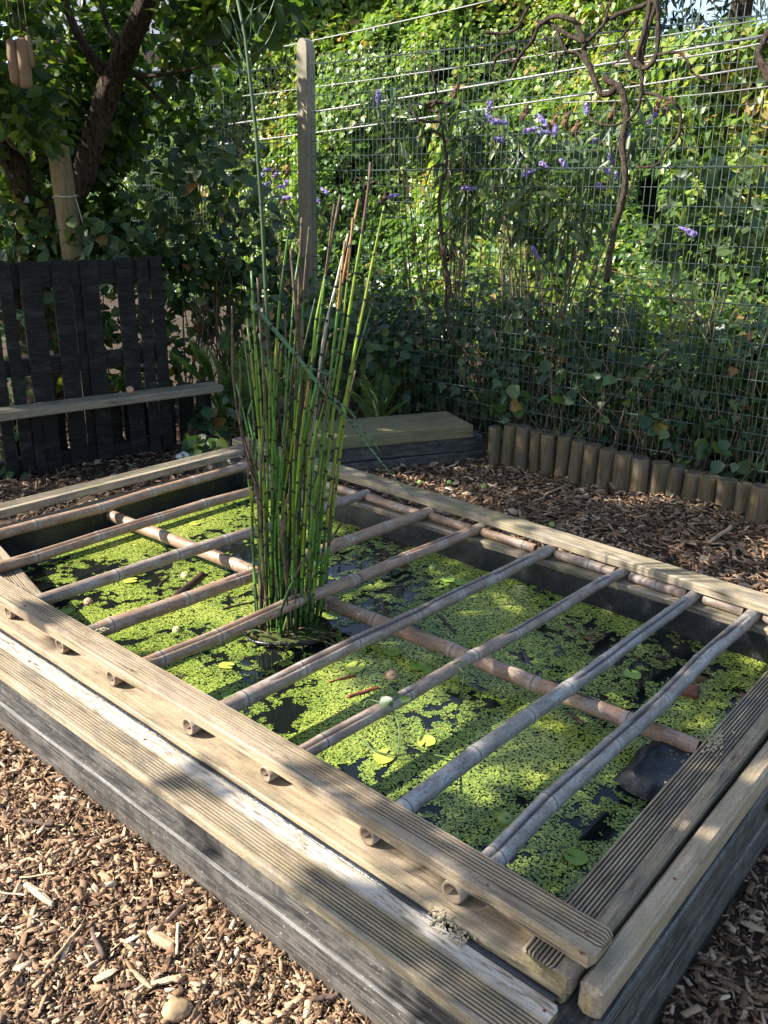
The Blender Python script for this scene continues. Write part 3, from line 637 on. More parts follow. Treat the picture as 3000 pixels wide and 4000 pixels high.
# ================================================================== LOG EDGING
edges = [150, 215, 285, 372, 435, 510, 580, 655, 740, 825, 915, 1012, 1107, 1202, 1297, 1397, 1490, 1560, 1655]
ex_ = [1800+e*.7233 for e in edges]
bx = [1908, 2060, 2270, 2458, 2600, 2733, 2870, 2993, 3040]; by = [1832, 1850, 1904, 1940, 1945, 1965, 2010, 2085, 2120]
tx = [1908, 1960, 2060, 2120, 2190, 2270, 2330, 2400, 2460, 2540, 2610, 2690, 2770, 2850, 2930, 2995, 3060]; ty = [1683, 1668, 1675, 1702, 1715, 1740, 1755, 1775, 1795, 1812, 1825, 1855, 1875, 1890, 1912, 1920, 1940]
edging = empty("log_edging", atz(2460, 1935, 0), "row of upright round logs edging the mulch below the fence", "edging")
for i in range(len(ex_)-1):
    xc = (ex_[i]+ex_[i+1])/2; b = atz(xc, np.interp(xc, bx, by), 0); dist = np.linalg.norm(b-C0); r = (ex_[i+1]-ex_[i])*.51/FPX*dist
    zt = .1
    for _ in range(40):
        if proj(np.array([b[0], b[1], zt]))[1][0] > np.interp(xc, tx, ty): zt += .01
    n = 24; crk = random.sample(range(24), 3); lean = RNG.normal(0, .008, 2); V = []; c0 = b+np.array([0, r, 0])
    for z, rr in ((-.03, 1), (zt*.33, 1), (zt*.66, 1.0), (zt-.008, 1), (zt, .93)):
        for k in range(n):
            an = 2*math.pi*k/n; q = r*rr*(1+.045*math.sin((2+i % 3)*an+i)+RNG.normal(0, .010)-(.11 if k in crk and z > .02 else 0)); V.append((c0[0]+q*math.cos(an)+lean[0]*z/zt, c0[1]+q*math.sin(an)+lean[1]*z/zt, z+(random.uniform(-.003, .003) if z > .05 else 0)))
    o = [np.array(v)-np.array([c0[0], c0[1], 0]) for v in V]
    # local X runs up the log so the grain follows it
    Vl = [(v[2], v[0], v[1]) for v in o]
    F = [(a*n+k, a*n+(k+1) % n, (a+1)*n+(k+1) % n, (a+1)*n+k) for a in range(4) for k in range(n)]+[tuple(4*n+k for k in range(n))]
    me = mesh_from("log", np.array(Vl), F, [M_LOG, M_LOGT], False, [0]*(4*n)+[1])
    for p in list(me.polygons)[:4*n]: p.use_smooth = True
    new_obj("log", me, edging, Matrix(((0, 1, 0, c0[0]), (0, 0, 1, c0[1]), (1, 0, 0, 0), (0, 0, 0, 1))))

# ================================================================== FENCE
def fence(u0, u1, label, sp=.040, z0=.06, z1=2.665):
    e = empty("mesh_fence", FP+FD*(u0+u1)/2, label, "fence", "mesh fence panels")
    P0 = FP+FD*u0
    Vt, Ft = tube([(0, 0, z0), (0, 0, z1)], .0019, 4); mv = mesh_from("upright_wire", Vt, Ft, M_WIRE)
    Vh, Fh = tube([(0, 0, 0), tuple(FD*(u1-u0))], .0024, 4); mh = mesh_from("line_wire", Vh, Fh, M_WIRE)
    n = int((u1-u0)/sp)
    for i in range(n+1): new_obj("upright_wire", mv, e, Matrix.Translation(Vector(P0+FD*(i*sp))))
    z = z0+.02; k = 0
    while z < z1+.01:
        new_obj("line_wire", mh, e, Matrix.Translation(Vector(P0+NB*.0042+np.array([0, 0, z]))))
        if k % 7 == 3: new_obj("line_wire", mh, e, Matrix.Translation(Vector(P0-NB*.0042+np.array([0, 0, z+.004]))))
        z += .1047; k += 1
    return e
UPOST = float((np.array([-.66, 7.14, 0])-FP) @ FD)
fence(UPOST+.08, 2.7, "green welded mesh fence right of the concrete post")
fence(-7.2, UPOST-.08, "green welded mesh fence left of the concrete post, behind the tree")
pb = FP+FD*UPOST+NB*.03; hp = 2.775; V = []; n = 0; g = Geo()
prof = [(-.055, -.05), (.055, -.05), (.062, -.043), (.062, .043), (.055, .05), (-.055, .05), (-.062, .043), (-.062, -.043)]; npf = len(prof)
zs = [(0, 1), (.8, 1), (1.6, .97), (2.3, .93), (hp-.07, .90)]
for z, f in zs: V += [pb+FD*x*f+NB*y*f+np.array([0, 0, z]) for x, y in prof]
for a in (30, 60, 80): V += [pb+FD*x*.9*math.cos(math.radians(a))+NB*y*.9+np.array([0, 0, hp-.07+.07*math.sin(math.radians(a))]) for x, y in prof]
m = len(zs)+3
F = [(i*npf+k, i*npf+(k+1) % npf, (i+1)*npf+(k+1) % npf, (i+1)*npf+k) for i in range(m-1) for k in range(npf)]+[tuple((m-1)*npf+k for k in range(npf))]
g.add(V, F); tag(g.build("concrete_post", M_CONC), "tall concrete fence post with a rounded top", "post")

# ================================================================== TRUNKS, STAKE
YS = 6.2
sA = aty(288, 1010, YS); sB = aty(203, 405, YS); sA = sA+(sA-sB)*(sA[2]/(sB[2]-sA[2]))
g = Geo(); V, F = tube([sA+(sB-sA)*t for t in (0, .25, .5, .75, .97, 1)], [.078, .077, .075, .073, .07, .06], 16, True, .015)
mw = frame(sA, sB-sA, (0, 1, 0)); inv = np.array(mw.inverted()); Vl = (inv @ np.c_[V, np.ones(len(V))].T).T[:, :3]
g.add(Vl, F); stake = g.build("tree_stake", M_STAKE, None, True, mw); tag(stake, "round wooden stake with twine, leaning before the tree trunk", "stake")
M_TWINE = simple("pale_twine", (.40, .35, .27), .9, .2, .3, 60)
tw = aty(255, 770, YS); g = Geo(); g.add(*ring(tw, sB-sA, .079, .006, 1.0, 24)); g.add(*tube(smooth_path([tw+np.array([.08, -.03, 0]), tw+np.array([.10, -.03, -.10]), tw+np.array([.12, -.02, -.25]), tw+np.array([.13, -.03, -.42])], 4), .004, 5)); g.build("twine", M_TWINE, stake, True)

SHADE_DIR = SUNV/SUNV[2]
TY = 6.55
tree = empty("leaning_tree", aty(150, 1000, TY)*np.array([1, 1, 0]), "dark leaning tree with forked trunk behind the pallet bench", "tree")
def pt(x, y, Y): return aty(x, y, Y)
g = Geo()
base = pt(150, 1050, TY+.1); b0 = base.copy(); b0[2] = -.05
def limb(pxs, Ys, rs, n=12, w=.08): 
    P = smooth_path([pt(x, y, Yy) for (x, y), Yy in zip(pxs, Ys)], 4); R = np.interp(np.linspace(0, 1, len(P)), np.linspace(0, 1, len(rs)), rs)
    return tube(P, R, n, True, w)
V, F = tube(smooth_path([b0, base, pt(170, 850, TY+.1), pt(250, 780, TY)], 4), [.19]*5+[.15]*4+[.12]*4, 14, True, .1); g.add(V, F)
g.add(*limb([(190, 850), (307, 723), (360, 560), (410, 392), (458, 271), (540, 90), (585, -30), (640, -200)], [TY, TY, TY-.05, TY-.1, TY-.15, TY-.3, TY-.4, TY-.6], [.11, .085, .08, .078, .074, .068, .064, .056], 14))
g.add(*limb([(150, 860), (80, 700), (20, 560), (-60, 380), (-200, 100)], [TY, TY-.1, TY-.2, TY-.5, TY-.9], [.10, .085, .08, .075, .06], 14))
g.build("trunk", M_BARK, tree, True)
for pts, Ys, rs in (([(420, 300), (370, 240), (330, 180), (285, 95), (250, 0), (200, -120)], [TY-.1, TY-.15, TY-.2, TY-.25, TY-.3, TY-.5], [.05, .04, .036, .03, .026, .02]),
                    ([(520, 285), (570, 330), (640, 400), (720, 470)], [TY-.2, TY-.1, TY, TY+.1], [.022, .016, .012, .007]), ([(540, 300), (640, 290), (740, 272), (820, 250)], [TY-.2, TY-.3, TY-.4, TY-.5], [.018, .013, .01, .006]),
                    ([(0, 330), (60, 345), (140, 350), (240, 360)], [TY-.4]*4, [.02, .018, .015, .01]), ([(470, 210), (430, 120), (400, 40), (380, -60)], [TY-.1]*4, [.025, .02, .015, .01]),
                    ([(-40, 400), (40, 560), (120, 600), (170, 620)], [TY-.8]*4, [.018, .014, .01, .008])):
    g = Geo(); g.add(*limb(pts, Ys, rs, 8)); g.build("branch", M_BARK, tree, True)
# leaves in view
PP = []; DD = []
def leafcluster(c, r, n):
    p, d = blob(c, (r, r, r*.75), n, .3); PP.append(p); DD.append(d)
for _ in range(250):
    x, y = random.uniform(-150, 560), random.uniform(-250, 560); Yd = random.uniform(5.2, 7.4)
    if 180 < x < 700 and Yd < TY+.25: Yd = TY+random.uniform(.3, 1.2)
    if vnoise(x/90, y/90, 4) < .30: continue
    leafcluster(aty(x, y, Yd), .17, random.randint(16, 30))
for _ in range(210):
    x, y = random.uniform(450, 1150), random.uniform(-250, 235)
    if y > 70+(1150-x)*.36: continue
    if x < 690: continue
    leafcluster(aty(x, y, random.uniform(4.6, 6.3)), .12, random.randint(10, 18))
for _ in range(34):
    x, y = random.uniform(560, 900), random.uniform(180, 480)
    leafcluster(aty(x, y, random.uniform(6.3, 7.0)), .10, random.randint(5, 10))
for _ in range(190):
    x, y = random.uniform(-120, 520), random.uniform(420, 1000); Yd = random.uniform(6.3, 7.4)
    if 170 < x < 620: Yd = max(Yd, TY+.35)
    leafcluster(aty(x, y, Yd), .16, random.randint(12, 20))
P = np.vstack(PP); D = np.vstack(DD); n = len(P); Nn, Ld = leaf_dirs(n, D, .7, .7, .7)
leaf_obj("crown", P, Nn, Ld, RNG.uniform(.065, .135, n), T_OVATE, M_TREE, tree)
# the boughs that reach out of view to the left and overhead, and shade the benches, the right half of the pond and the fence foot
LIT = [(2420, 1968, 170, 32, 0.0), (1850, 3020, 330, 190, .17), (1000, 2720, 430, 240, .17), (450, 2330, 520, 260, .17), (350, 3300, 900, 620, 0.0), (300, 1930, 520, 90, .36)]
def lit(q, r):
    for (x, y, rx, ry, z) in LIT:
        h = q-SHADE_DIR*(q[2]-z); a, b, c = proj(h)
        if c[0] > .2 and ((a[0]-x)/rx)**2+((b[0]-y)/ry)**2 < 1: return True
    return False
def shade(region, n, lam, r, nl, z=.2):
    P0 = []; tries = 0
    while len(P0) < n:
        p = region()
        if p is None: continue
        q = p+SHADE_DIR*random.uniform(*lam)
        if inframe(q, 200)[0]: q = p+SHADE_DIR*(lam[1]+random.uniform(.1, .9))
        if inframe(q, 170)[0]: continue
        tries += 1
        if lit(q, r) and tries < 4000: continue
        P0.append(q)
    for q in P0: p, d = blob(q, (r, r, r*.7), random.randint(nl//2, nl), .3); PP.append(p); DD.append(d)
    return P0
PP, DD = [], []
def st_region(s0, s1, t0, t1, z=.2, thr=None, sc=2.2):
    def f():
        s, t = random.uniform(s0, s1), random.uniform(t0, t1)
        if thr is not None and vnoise(s*sc+2, t*sc+7, 5) < thr: return None
        return W(s, t, z)
    return f
def px_region(x0, x1, y0, y1, z=0.0, thr=None):
    def f():
        x, y = random.uniform(x0, x1), random.uniform(y0, y1)
        if thr is not None and vnoise(x/170+3, y/60+5, 6) < thr: return None
        return atz(x, y, z)
    return f
QQ = []
QQ += shade(st_region(-2.0, -.45, 1.95, 2.95, .16, .30), 80, (2.3, 3.0), .15, 34)
QQ += shade(st_region(-1.25, -.45, 1.45, 2.0, .2, .40), 18, (2.3, 3.0), .12, 28)
QQ += shade(st_region(-.62, -.40, 1.3, 2.9, .32, .40), 9, (2.3, 2.9), .13, 30)
QQ += shade(st_region(-1.7, -.5, 1.0, 1.24, .34, .55, 3.5), 9, (2.3, 2.8), .06, 12)
QQ += shade(st_region(-1.9, -.5, .95, 1.12, .22, .50, 3.5), 14, (2.3, 2.9), .07, 14)
QQ += shade(st_region(-2.7, -1.9, 1.05, 1.24, .34, .60, 3.5), 5, (2.3, 2.8), .05, 10)
QQ += shade(st_region(-.40, .55, .9, 3.3, .0, .15), 60, (2.4, 3.1), .16, 36)
QQ += shade(px_region(1350, 3050, 1830, 2330, 0, .18), 135, (2.7, 3.6), .17, 36)
QQ += shade(px_region(1900, 3100, 1650, 2000, .1, .12), 130, (2.7, 3.6), .17, 36)
QQ += shade(lambda: FP+FD*random.uniform(-3.3, 2.6)+NB*random.uniform(.0, 1.1)+np.array([0, 0, random.uniform(.0, .5)]), 60, (2.6, 4.2), .2, 36)
QQ += shade(lambda: aty(random.uniform(-50, 1150), random.uniform(600, 1750), random.uniform(5.4, 7.2)), 105, (2.4, 4.2), .22, 40)
QQ += shade(lambda: bF+bd*random.uniform(-.6, 1.7)+bn*random.uniform(-.2, .4)+np.array([0, 0, random.uniform(-.4, .8)]), 60, (2.4, 3.8), .22, 46)
QQ += shade(lambda: aty(random.uniform(1100, 1900), random.uniform(1580, 1830), 5.6), 40, (2.6, 3.6), .18, 40)
QQ += shade(lambda: aty(random.uniform(150, 340), random.uniform(380, 1000), 6.2), 40, (1.2, 3.0), .18, 40)
QQ += shade(lambda: aty(random.uniform(1120, 1260), random.uniform(250, 1000), 7.1), 8, (2.0, 3.6), .12, 24)
P = np.vstack(PP); D = np.vstack(DD); n = len(P)
far = inframe(P, 20); P = P[~far]; D = D[~far]; n = len(P); Nn, Ld = leaf_dirs(n, D, .8, .6, .6)
leaf_obj("overhanging_foliage", P, Nn, Ld, RNG.uniform(.06, .11, n), T_OVATE, M_TREE, tree)
g = Geo(); hub = np.array([-3.9, 5.6, 2.3])
g.add(*tube(smooth_path([b0+np.array([0, 0, .6]), np.array([-3.0, 6.3, 1.2]), hub], 5), [.13]*4+[.11]*7, 10, True, .06))
QA = np.array(QQ); sel = RNG.choice(len(QA), 90, replace=False)
for i in sel:
    q = QA[i]; m_ = (hub+q)/2+np.array([-.3, 0, .35]); pth = smooth_path([hub, m_, q], 5)
    if inframe(pth, 60).any(): continue
    g.add(*tube(pth, np.linspace(.03, .005, len(pth)), 5))
g.build("bough", M_BARK, tree, True)

# ================================================================== IVY BANK beyond the fence
def bank_h(u): return np.interp(u, [-16, -11, -10, -9.3, -3.3, -2.6, 3], [3.0, 3.4, 3.9, 5.2, 5.2, 3.7, 3.8])
def bank_pt(u, z, sink=0.0):
    d = 1.25*(vnoise(u*.7+3, z*.8, 0)-.4)+.5*(vnoise(u*1.9, z*1.9+4, 1)-.5)+.22*(vnoise(u*4.5, z*4.5, 2)-.5)
    off = 4.3+.34*z-d+sink
    return FP[None]+FD[None]*u[:, None]+NB[None]*off[:, None]+np.column_stack([np.zeros_like(u), np.zeros_like(u), z-.35])
us = np.linspace(-16, 3, 70); vs = np.linspace(0, 1, 26); U, Vv = np.meshgrid(us, vs, indexing='ij'); U = U.ravel(); Z = (Vv.ravel())*bank_h(U)
V = bank_pt(U, Z, .28); F = np.array([(i*26+j, (i+1)*26+j, (i+1)*26+j+1, i*26+j+1) for i in range(69) for j in range(25)])
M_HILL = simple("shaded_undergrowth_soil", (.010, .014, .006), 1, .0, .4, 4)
tag(new_obj("hillside", mesh_from("hillside", V, F, M_HILL, True)), kind="structure")
n = 165000; U = RNG.uniform(-15.5, 1.2, n); Z = RNG.random(n)*bank_h(U)*1.03
P = bank_pt(U, Z); P0 = bank_pt(U+.08, Z); P1 = bank_pt(U, Z+.08); nn = np.cross(P0-P, P1-P); nn = unit(nn); nn *= np.sign(np.sum(nn*-NB[None], 1, keepdims=True)+1e-6)
P = P+nn*RNG.uniform(-.22, .10, n)[:, None]
keep = vnoise(U*2.2+9, Z*2.2+2, 6) > .12
P, nn, U, Z = P[keep], nn[keep], U[keep], Z[keep]; n = len(P)
Nn = unit(nn*.7+np.array([-.1, 0, .55])+RNG.normal(size=(n, 3))*.55); Ld = unit(np.array([0, 0, -1.0])+RNG.normal(size=(n, 3))*.6)
rr = np.clip(.46+.8*(vnoise(U*.9, Z*.9+3, 7)-.5)+RNG.normal(0, .2, n)+.02*Z, 0, 1)
o = leaf_obj("ivy", P, Nn, Ld, RNG.uniform(.045, .115, n)*(.65+.8*vnoise(U*1.3+8, Z*1.3+1, 4)), T_BROAD, M_IVY, None, rr)
tag(o, "sunlit yellow green ivy covering the bank beyond the fence", "ivy", None, "stuff")
# dark conifers rising behind the bank's right end
M_CONI = leafmat("conifer_needles", [(0, (.03, .045, .03)), (.6, (.06, .085, .055)), (1, (.12, .12, .08))], .2)
con = empty("conifer_tree", np.array([4.7, 13.2, 0]), "dark grey green conifer behind the right end of the ivy bank", "tree")
g = Geo(); g.add(*tube([np.array([4.7, 13.2, 0])+np.array([0, 0, z]) for z in (0, 3, 6, 8.5)], [.22, .18, .1, .03], 8)); g.build("trunk", M_BARK, con, True)
PPc, DDc = [], []
for _ in range(280):
    z = random.uniform(2.2, 8.2); rmax = 3.9*(1-z/9.5); a = random.uniform(0, 6.28); p, d = blob(np.array([4.7, 13.2, 0])+np.array([rmax*math.cos(a)*.8, rmax*math.sin(a)*.8, z]), (.55, .55, .4), 55, .3); PPc.append(p); DDc.append(d)
P = np.vstack(PPc); D = np.vstack(DDc); n = len(P); Nn, Ld = leaf_dirs(n, D, .3, .8, 1.2); leaf_obj("crown", P, Nn, Ld, RNG.uniform(.12, .24, n), T_LANCE, M_CONI, con)
# cables strung along the bank
M_CAB = simple("pale_metal_cable", (.20, .19, .178), .5, .5, .15, 10, .1)
cp = FP+NB*3.0
for (a, b, r, lab) in (((700, 258), (2000, -18), .007, "thin pale cable above the concrete post"), ((940, 376), (3080, 60), .006, "thin pale cable just below the fence top"),
                       ((760, 505), (3080, 122), .011, "thick bright cable crossing the fence below the first two"), ((2400, 252), (3080, 146), .008, "short bright cable doubling the thick one at right"),
                       ((880, 562), (3080, 241), .009, "bright cable running behind the twisted vine's knot"), ((2200, 400), (3080, 327), .005, "lowest thin cable, right of the twisted vine")):
    A = onplane(*a, cp, FD); B = onplane(*b, cp, FD); P = [A+(B-A)*t+np.array([0, 0, -.12*t*(1-t)]) for t in np.linspace(0, 1, 12)]
    g = Geo(); g.add(*tube(P, r, 8)); tag(g.build("cable", M_CAB, None, True), lab, "cable", "cables behind the fence")
# brick house glimpsed between the leaves
def brickmat():
    m = MT("brown_brick", .9, .2); b = m.n("TexBrick"); m.i(b, "Scale", 4.4); m.i(b, "Color1", (.20, .11, .075, 1)); m.i(b, "Color2", (.14, .085, .065, 1)); m.i(b, "Mortar", (.3, .27, .23, 1)); m.i(b, "Mortar Size", .02)
    m.nt.links.new(m.coord((1, 1, 1), False, "Object"), b.inputs["Vector"]); m.col(b.outputs[0]); return m.m
hc = np.array([-7.2, 27, 0]); house = empty("brick_house", hc, "brown brick house with a slate roof behind the tree", "house")
hm = Matrix(((1, 0, 0, hc[0]), (0, 0, -1, hc[1]), (0, 1, 0, 0), (0, 0, 0, 1)))
g = Geo(); g.add(*box(-3.2, 3.2, 0, 5.9, -6, 0)); g.build("wall", brickmat(), house, mw=hm)
g = Geo(); g.add([(-3.5, 5.9, .3), (3.5, 5.9, .3), (3.5, 7.6, -3), (-3.5, 7.6, -3), (-3.5, 5.9, -6.3), (3.5, 5.9, -6.3)], [(0, 1, 2, 3), (3, 2, 5, 4), (0, 3, 4), (1, 5, 2), (0, 4, 5, 1)]); g.build("roof", simple("slate", (.16, .16, .18), .6, .4, .3, 3), house, mw=hm)
for x in (-2.0, .2, 2.0):
    g = Geo(); g.add(*box(x-.5, x+.5, 3.6, 5.1, 0.002, .06)); w_ = g.build("window", simple("white_frame", (.75, .75, .73), .5), house, mw=hm)
    g = Geo(); g.add(*box(x-.42, x+.42, 3.68, 5.02, .061, .07)); g.build("pane", simple("window_glass", (.05, .07, .1), .08, .6), w_, mw=hm)

# ================================================================== SHRUBS at the fence
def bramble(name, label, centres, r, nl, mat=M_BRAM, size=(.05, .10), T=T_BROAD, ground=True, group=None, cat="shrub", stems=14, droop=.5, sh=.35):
    cs = [np.asarray(c, float) for c in centres]; b = np.mean(cs, 0); b[2] = 0
    e = empty(name, b, label, cat, group); PP, DD = [], []
    for c in cs: p, d = blob(c, (r, r, r*.85), nl, sh); PP.append(p); DD.append(d)
    P = np.vstack(PP); D = np.vstack(DD); k = P[:, 2] > .02; P, D = P[k], D[k]; n = len(P); Nn, Ld = leaf_dirs(n, D+np.array([0, -.5, 0]), .6, .6, droop)
    leaf_obj("foliage", P, Nn, Ld, RNG.uniform(*size, n), T, mat, e)
    g = Geo()
    for _ in range(stems):
        c = random.choice(cs); a = b+np.array([random.uniform(-1.2, 1.2)*r, random.uniform(-.7, .7)*r, 0]); tip = c+RNG.normal(0, r*.5, 3); m_ = (a+tip)/2+np.array([random.uniform(-.5, .5), random.uniform(-.35, .35), random.uniform(.0, .8)])*r
        g.add(*tube(smooth_path([a, m_, tip], 5), np.linspace(.008, .003, 11)*min(1, r/.2), 5))
    g.build("stems", M_TWIG, e, True); return e
def FU(u, z, o): return FP+FD*u+NB*o+np.array([0, 0, z])
labs = ["dark bramble behind the fence next to the concrete post", "dense shaded bramble behind the fence, below the left vine", "dark leafy bramble behind the fence, between the two vines", "shaded bramble under the right vine behind the fence", "leafy bramble behind the fence at the picture's right edge", "dark bramble behind the last logs of the edging"]
for i, u in enumerate((-2.6, -1.7, -.8, .1, .95, 1.75)):
    cs = [FU(u+random.uniform(-.5, .5), z, random.uniform(.22, .85)) for z in np.linspace(.02, .72+.2*random.random(), 17)]
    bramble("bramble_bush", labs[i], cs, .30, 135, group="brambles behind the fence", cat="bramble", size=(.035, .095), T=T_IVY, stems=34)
# thin dry canes standing behind the mesh
g = Geo()
for _ in range(170):
    u = random.uniform(-2.7, 2.3); o = random.uniform(.06, .5); h = random.uniform(.35, 1.1); g.add(*tube(smooth_path([FU(u, 0, o), FU(u+random.uniform(-.12, .12), h*.5, o+random.uniform(-.04, .04)), FU(u+random.uniform(-.3, .3), h, o+random.uniform(-.1, .1))], 3), [.004]*3+[.003]*4, 4))
tag(g.build("dry_canes", simple("dry_cane", (.17, .125, .08), .85, .2, .4, 9), None, True), "tangle of thin brown dry canes at the fence foot", "canes", None, "stuff")
# lush mass in front of the fence, left of the post
mass = [("elder_bush", "elder bush with black berries in front of the fence, left of the post", [(700, 620), (800, 700), (880, 600), (760, 800), (900, 760), (980, 850), (640, 760), (820, 560)], (6.2, 7.0), .26, 38, (.06, .12)),
        ("bramble_bush", "dark bramble mound behind the pallet bench's right end", [(700, 950), (820, 1000), (900, 1100), (760, 1120), (950, 1000), (1020, 1150), (850, 1250), (700, 1280), (1000, 1300), (640, 1100), (1060, 1000)], (6.35, 7.1), .24, 85, (.06, .11)),
        ("bramble_bush", "shaded bramble between the horsetail and the fence foot", [(1050, 1350), (1150, 1280), (1250, 1350), (1350, 1420), (1450, 1450), (1550, 1480), (1180, 1450), (1330, 1300), (1500, 1380), (1080, 1200), (1280, 1180)], (6.0, 6.7), .22, 70, (.05, .10)),
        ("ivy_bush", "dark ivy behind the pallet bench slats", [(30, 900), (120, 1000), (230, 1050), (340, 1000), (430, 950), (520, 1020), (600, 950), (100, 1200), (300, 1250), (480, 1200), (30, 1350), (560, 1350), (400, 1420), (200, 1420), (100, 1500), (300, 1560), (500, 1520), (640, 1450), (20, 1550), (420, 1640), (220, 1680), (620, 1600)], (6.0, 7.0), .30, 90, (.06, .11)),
        ("ivy_bush", "ivy growing under the pallet bench's left end", [(30, 1780), (60, 1850), (10, 1700), (90, 1800)], (5.05, 5.3), .10, 45, (.04, .07))]
for nm_, lb, pts, Yr, r, nl, sz in mass:
    e = bramble(nm_, lb, [aty(x, y, random.uniform(*Yr)) for x, y in pts], r, nl, size=sz, cat="bush", stems=16)
    if "elder" in nm_:
        M_BERRY = simple("black_elderberry", (.012, .010, .014), .3, .5); g = Geo()
        for _ in range(110):
            c = aty(915+random.gauss(0, 42), 560+random.gauss(0, 55), 6.1+random.gauss(0, .06)); g.add(*tube([c+np.array([0, 0, -.006]), c+np.array([0, 0, -.004]), c, c+np.array([0, 0, .004]), c+np.array([0, 0, .006])], [.001, .0048, .0062, .0048, .001], 6))
        g.build("berry_cluster", M_BERRY, e, True)["kind"] = "stuff"
        g = Geo(); top = aty(915, 470, 6.15)
        for _ in range(26):
            c = aty(915+random.gauss(0, 42), 560+random.gauss(0, 50), 6.12); g.add(*tube(smooth_path([top, (top+c)/2+RNG.normal(0, .01, 3), c], 3), .0018, 4))
        g.build("berry_stalks", M_GSTEM, e, True)
# buddleia with purple spikes, behind the fence
M_PURP = simple("purple_flower", (.24, .18, .40), .8, .2, .35, 60); M_DEADF = simple("brown_seed_head", (.16, .085, .04), .9, .1, .4, 60)
def buddleia(label, clus, spikes, dead, Yoff, r, nl, size):
    def pz(x, y, o): return onplane(x, y, FP+NB*o, FD)
    cs = [pz(x, y, Yoff+random.uniform(-.3, .5)) for x, y in clus]; e = bramble("buddleia_shrub", label, cs, r, nl, M_BUDD, size, T_LANCE, cat="shrub", stems=30, droop=1.6, sh=.25)
    for (x, y) in spikes:
        c = pz(x, y, Yoff-.25); ax = unit(np.array([random.uniform(-.8, .8), random.uniform(-.3, .3), random.uniform(-.9, .5)])); L = random.uniform(.07, .125)
        xs = np.linspace(-.5, .5, 10); R = .0165*np.array([.5, .9, 1, 1, .95, .85, .75, .6, .42, .12]); V, F = tube([c+ax*L*t for t in xs], R, 9, True, .35); V = V+RNG.normal(0, .003, V.shape)
        g = Geo(); g.add(V, F); g.build("flower_spike", M_PURP, e)
    for (x, y) in dead:
        c = pz(x, y, Yoff-.2); g = Geo(); xs = np.linspace(-.06, .06, 8); V, F = tube([c+np.array([.3, 0, .9])*t for t in xs], [.008, .018, .022, .02, .018, .014, .01, .003], 8, True, .4); g.add(V+RNG.normal(0, .003, V.shape), F); g.build("seed_head", M_DEADF, e)
    return e
c3 = lambda L: [(1900+x*.663, y*.663) for x, y in L]; c2 = lambda L: [(800+x*.663, y*.663) for x, y in L]
buddleia("buddleia with many purple flower spikes between the two vines", c3([(50, 850), (150, 900), (280, 950), (350, 850), (450, 900), (560, 900), (650, 930), (740, 800), (850, 800), (250, 1080), (400, 1100), (520, 1100), (640, 1150), (120, 1050), (350, 1250), (550, 1250), (150, 1250), (700, 1050), (60, 700), (900, 720), (480, 1400), (250, 1400)]),
         c3([(590, 645), (85, 720), (25, 700), (15, 628), (265, 765), (328, 705), (352, 780), (405, 770), (650, 830), (838, 800), (838, 880), (340, 975), (250, 1020), (750, 1050), (670, 1100), (706, 1000), (465, 975), (290, 1490), (1185, 1360), (70, 820), (975, 700), (735, 940)]),
         c3([(230, 660), (400, 720), (470, 705), (530, 755), (1010, 630), (1070, 620), (740, 660)]), .55, .2, 34, (.10, .20))
buddleia("buddleia drooping behind the left twisted vine", c2([(1500, 700), (1580, 800), (1560, 950), (1500, 1050), (1600, 1100), (1480, 900), (1560, 1250), (1640, 900), (1520, 1350), (1150, 850), (1080, 600), (1180, 750)]), c2([(1560, 1110), (1020, 580), (1110, 1155)]), c2([(1480, 530), (1060, 1160)]), .5, .16, 34, (.10, .19))
buddleia("buddleia with faint purple flowers left of the concrete post", c2([(360, 1100), (430, 1200), (300, 1150), (480, 1280), (350, 1250), (660, 1230)]), c2([(345, 1020), (365, 1085), (480, 1085), (420, 1025), (705, 1125), (665, 1180), (490, 1165), (450, 1100), (375, 1000)]), c2([(490, 1000), (410, 1010), (470, 1170)]), 1.2, .18, 45, (.08, .15))
# sunlit leafy sapling at the right edge
e = bramble("leafy_sapling", "broad leaved sapling behind the fence near the right edge", [onplane(x, y, FP+NB*.7, FD) for x, y in ((2750, 700), (2850, 780), (2920, 640), (2960, 720), (2800, 900), (2900, 950), (2980, 850), (2680, 850), (2650, 950), (2750, 1020))], .17, 32, M_BUDD, (.10, .18), T_OVATE, cat="sapling", stems=14)
# bright grasses and low growth between fence and bank
cs = [FU(u, random.uniform(.3, 1.3), random.uniform(1.6, 3.2)) for u in np.linspace(-3.5, 3.8, 34)]
e = bramble("sunlit_thicket", "bright sunlit thicket on the slope behind the shrubs", cs, .5, 190, M_IVY, (.06, .12), T_OVATE, cat="thicket", stems=30)

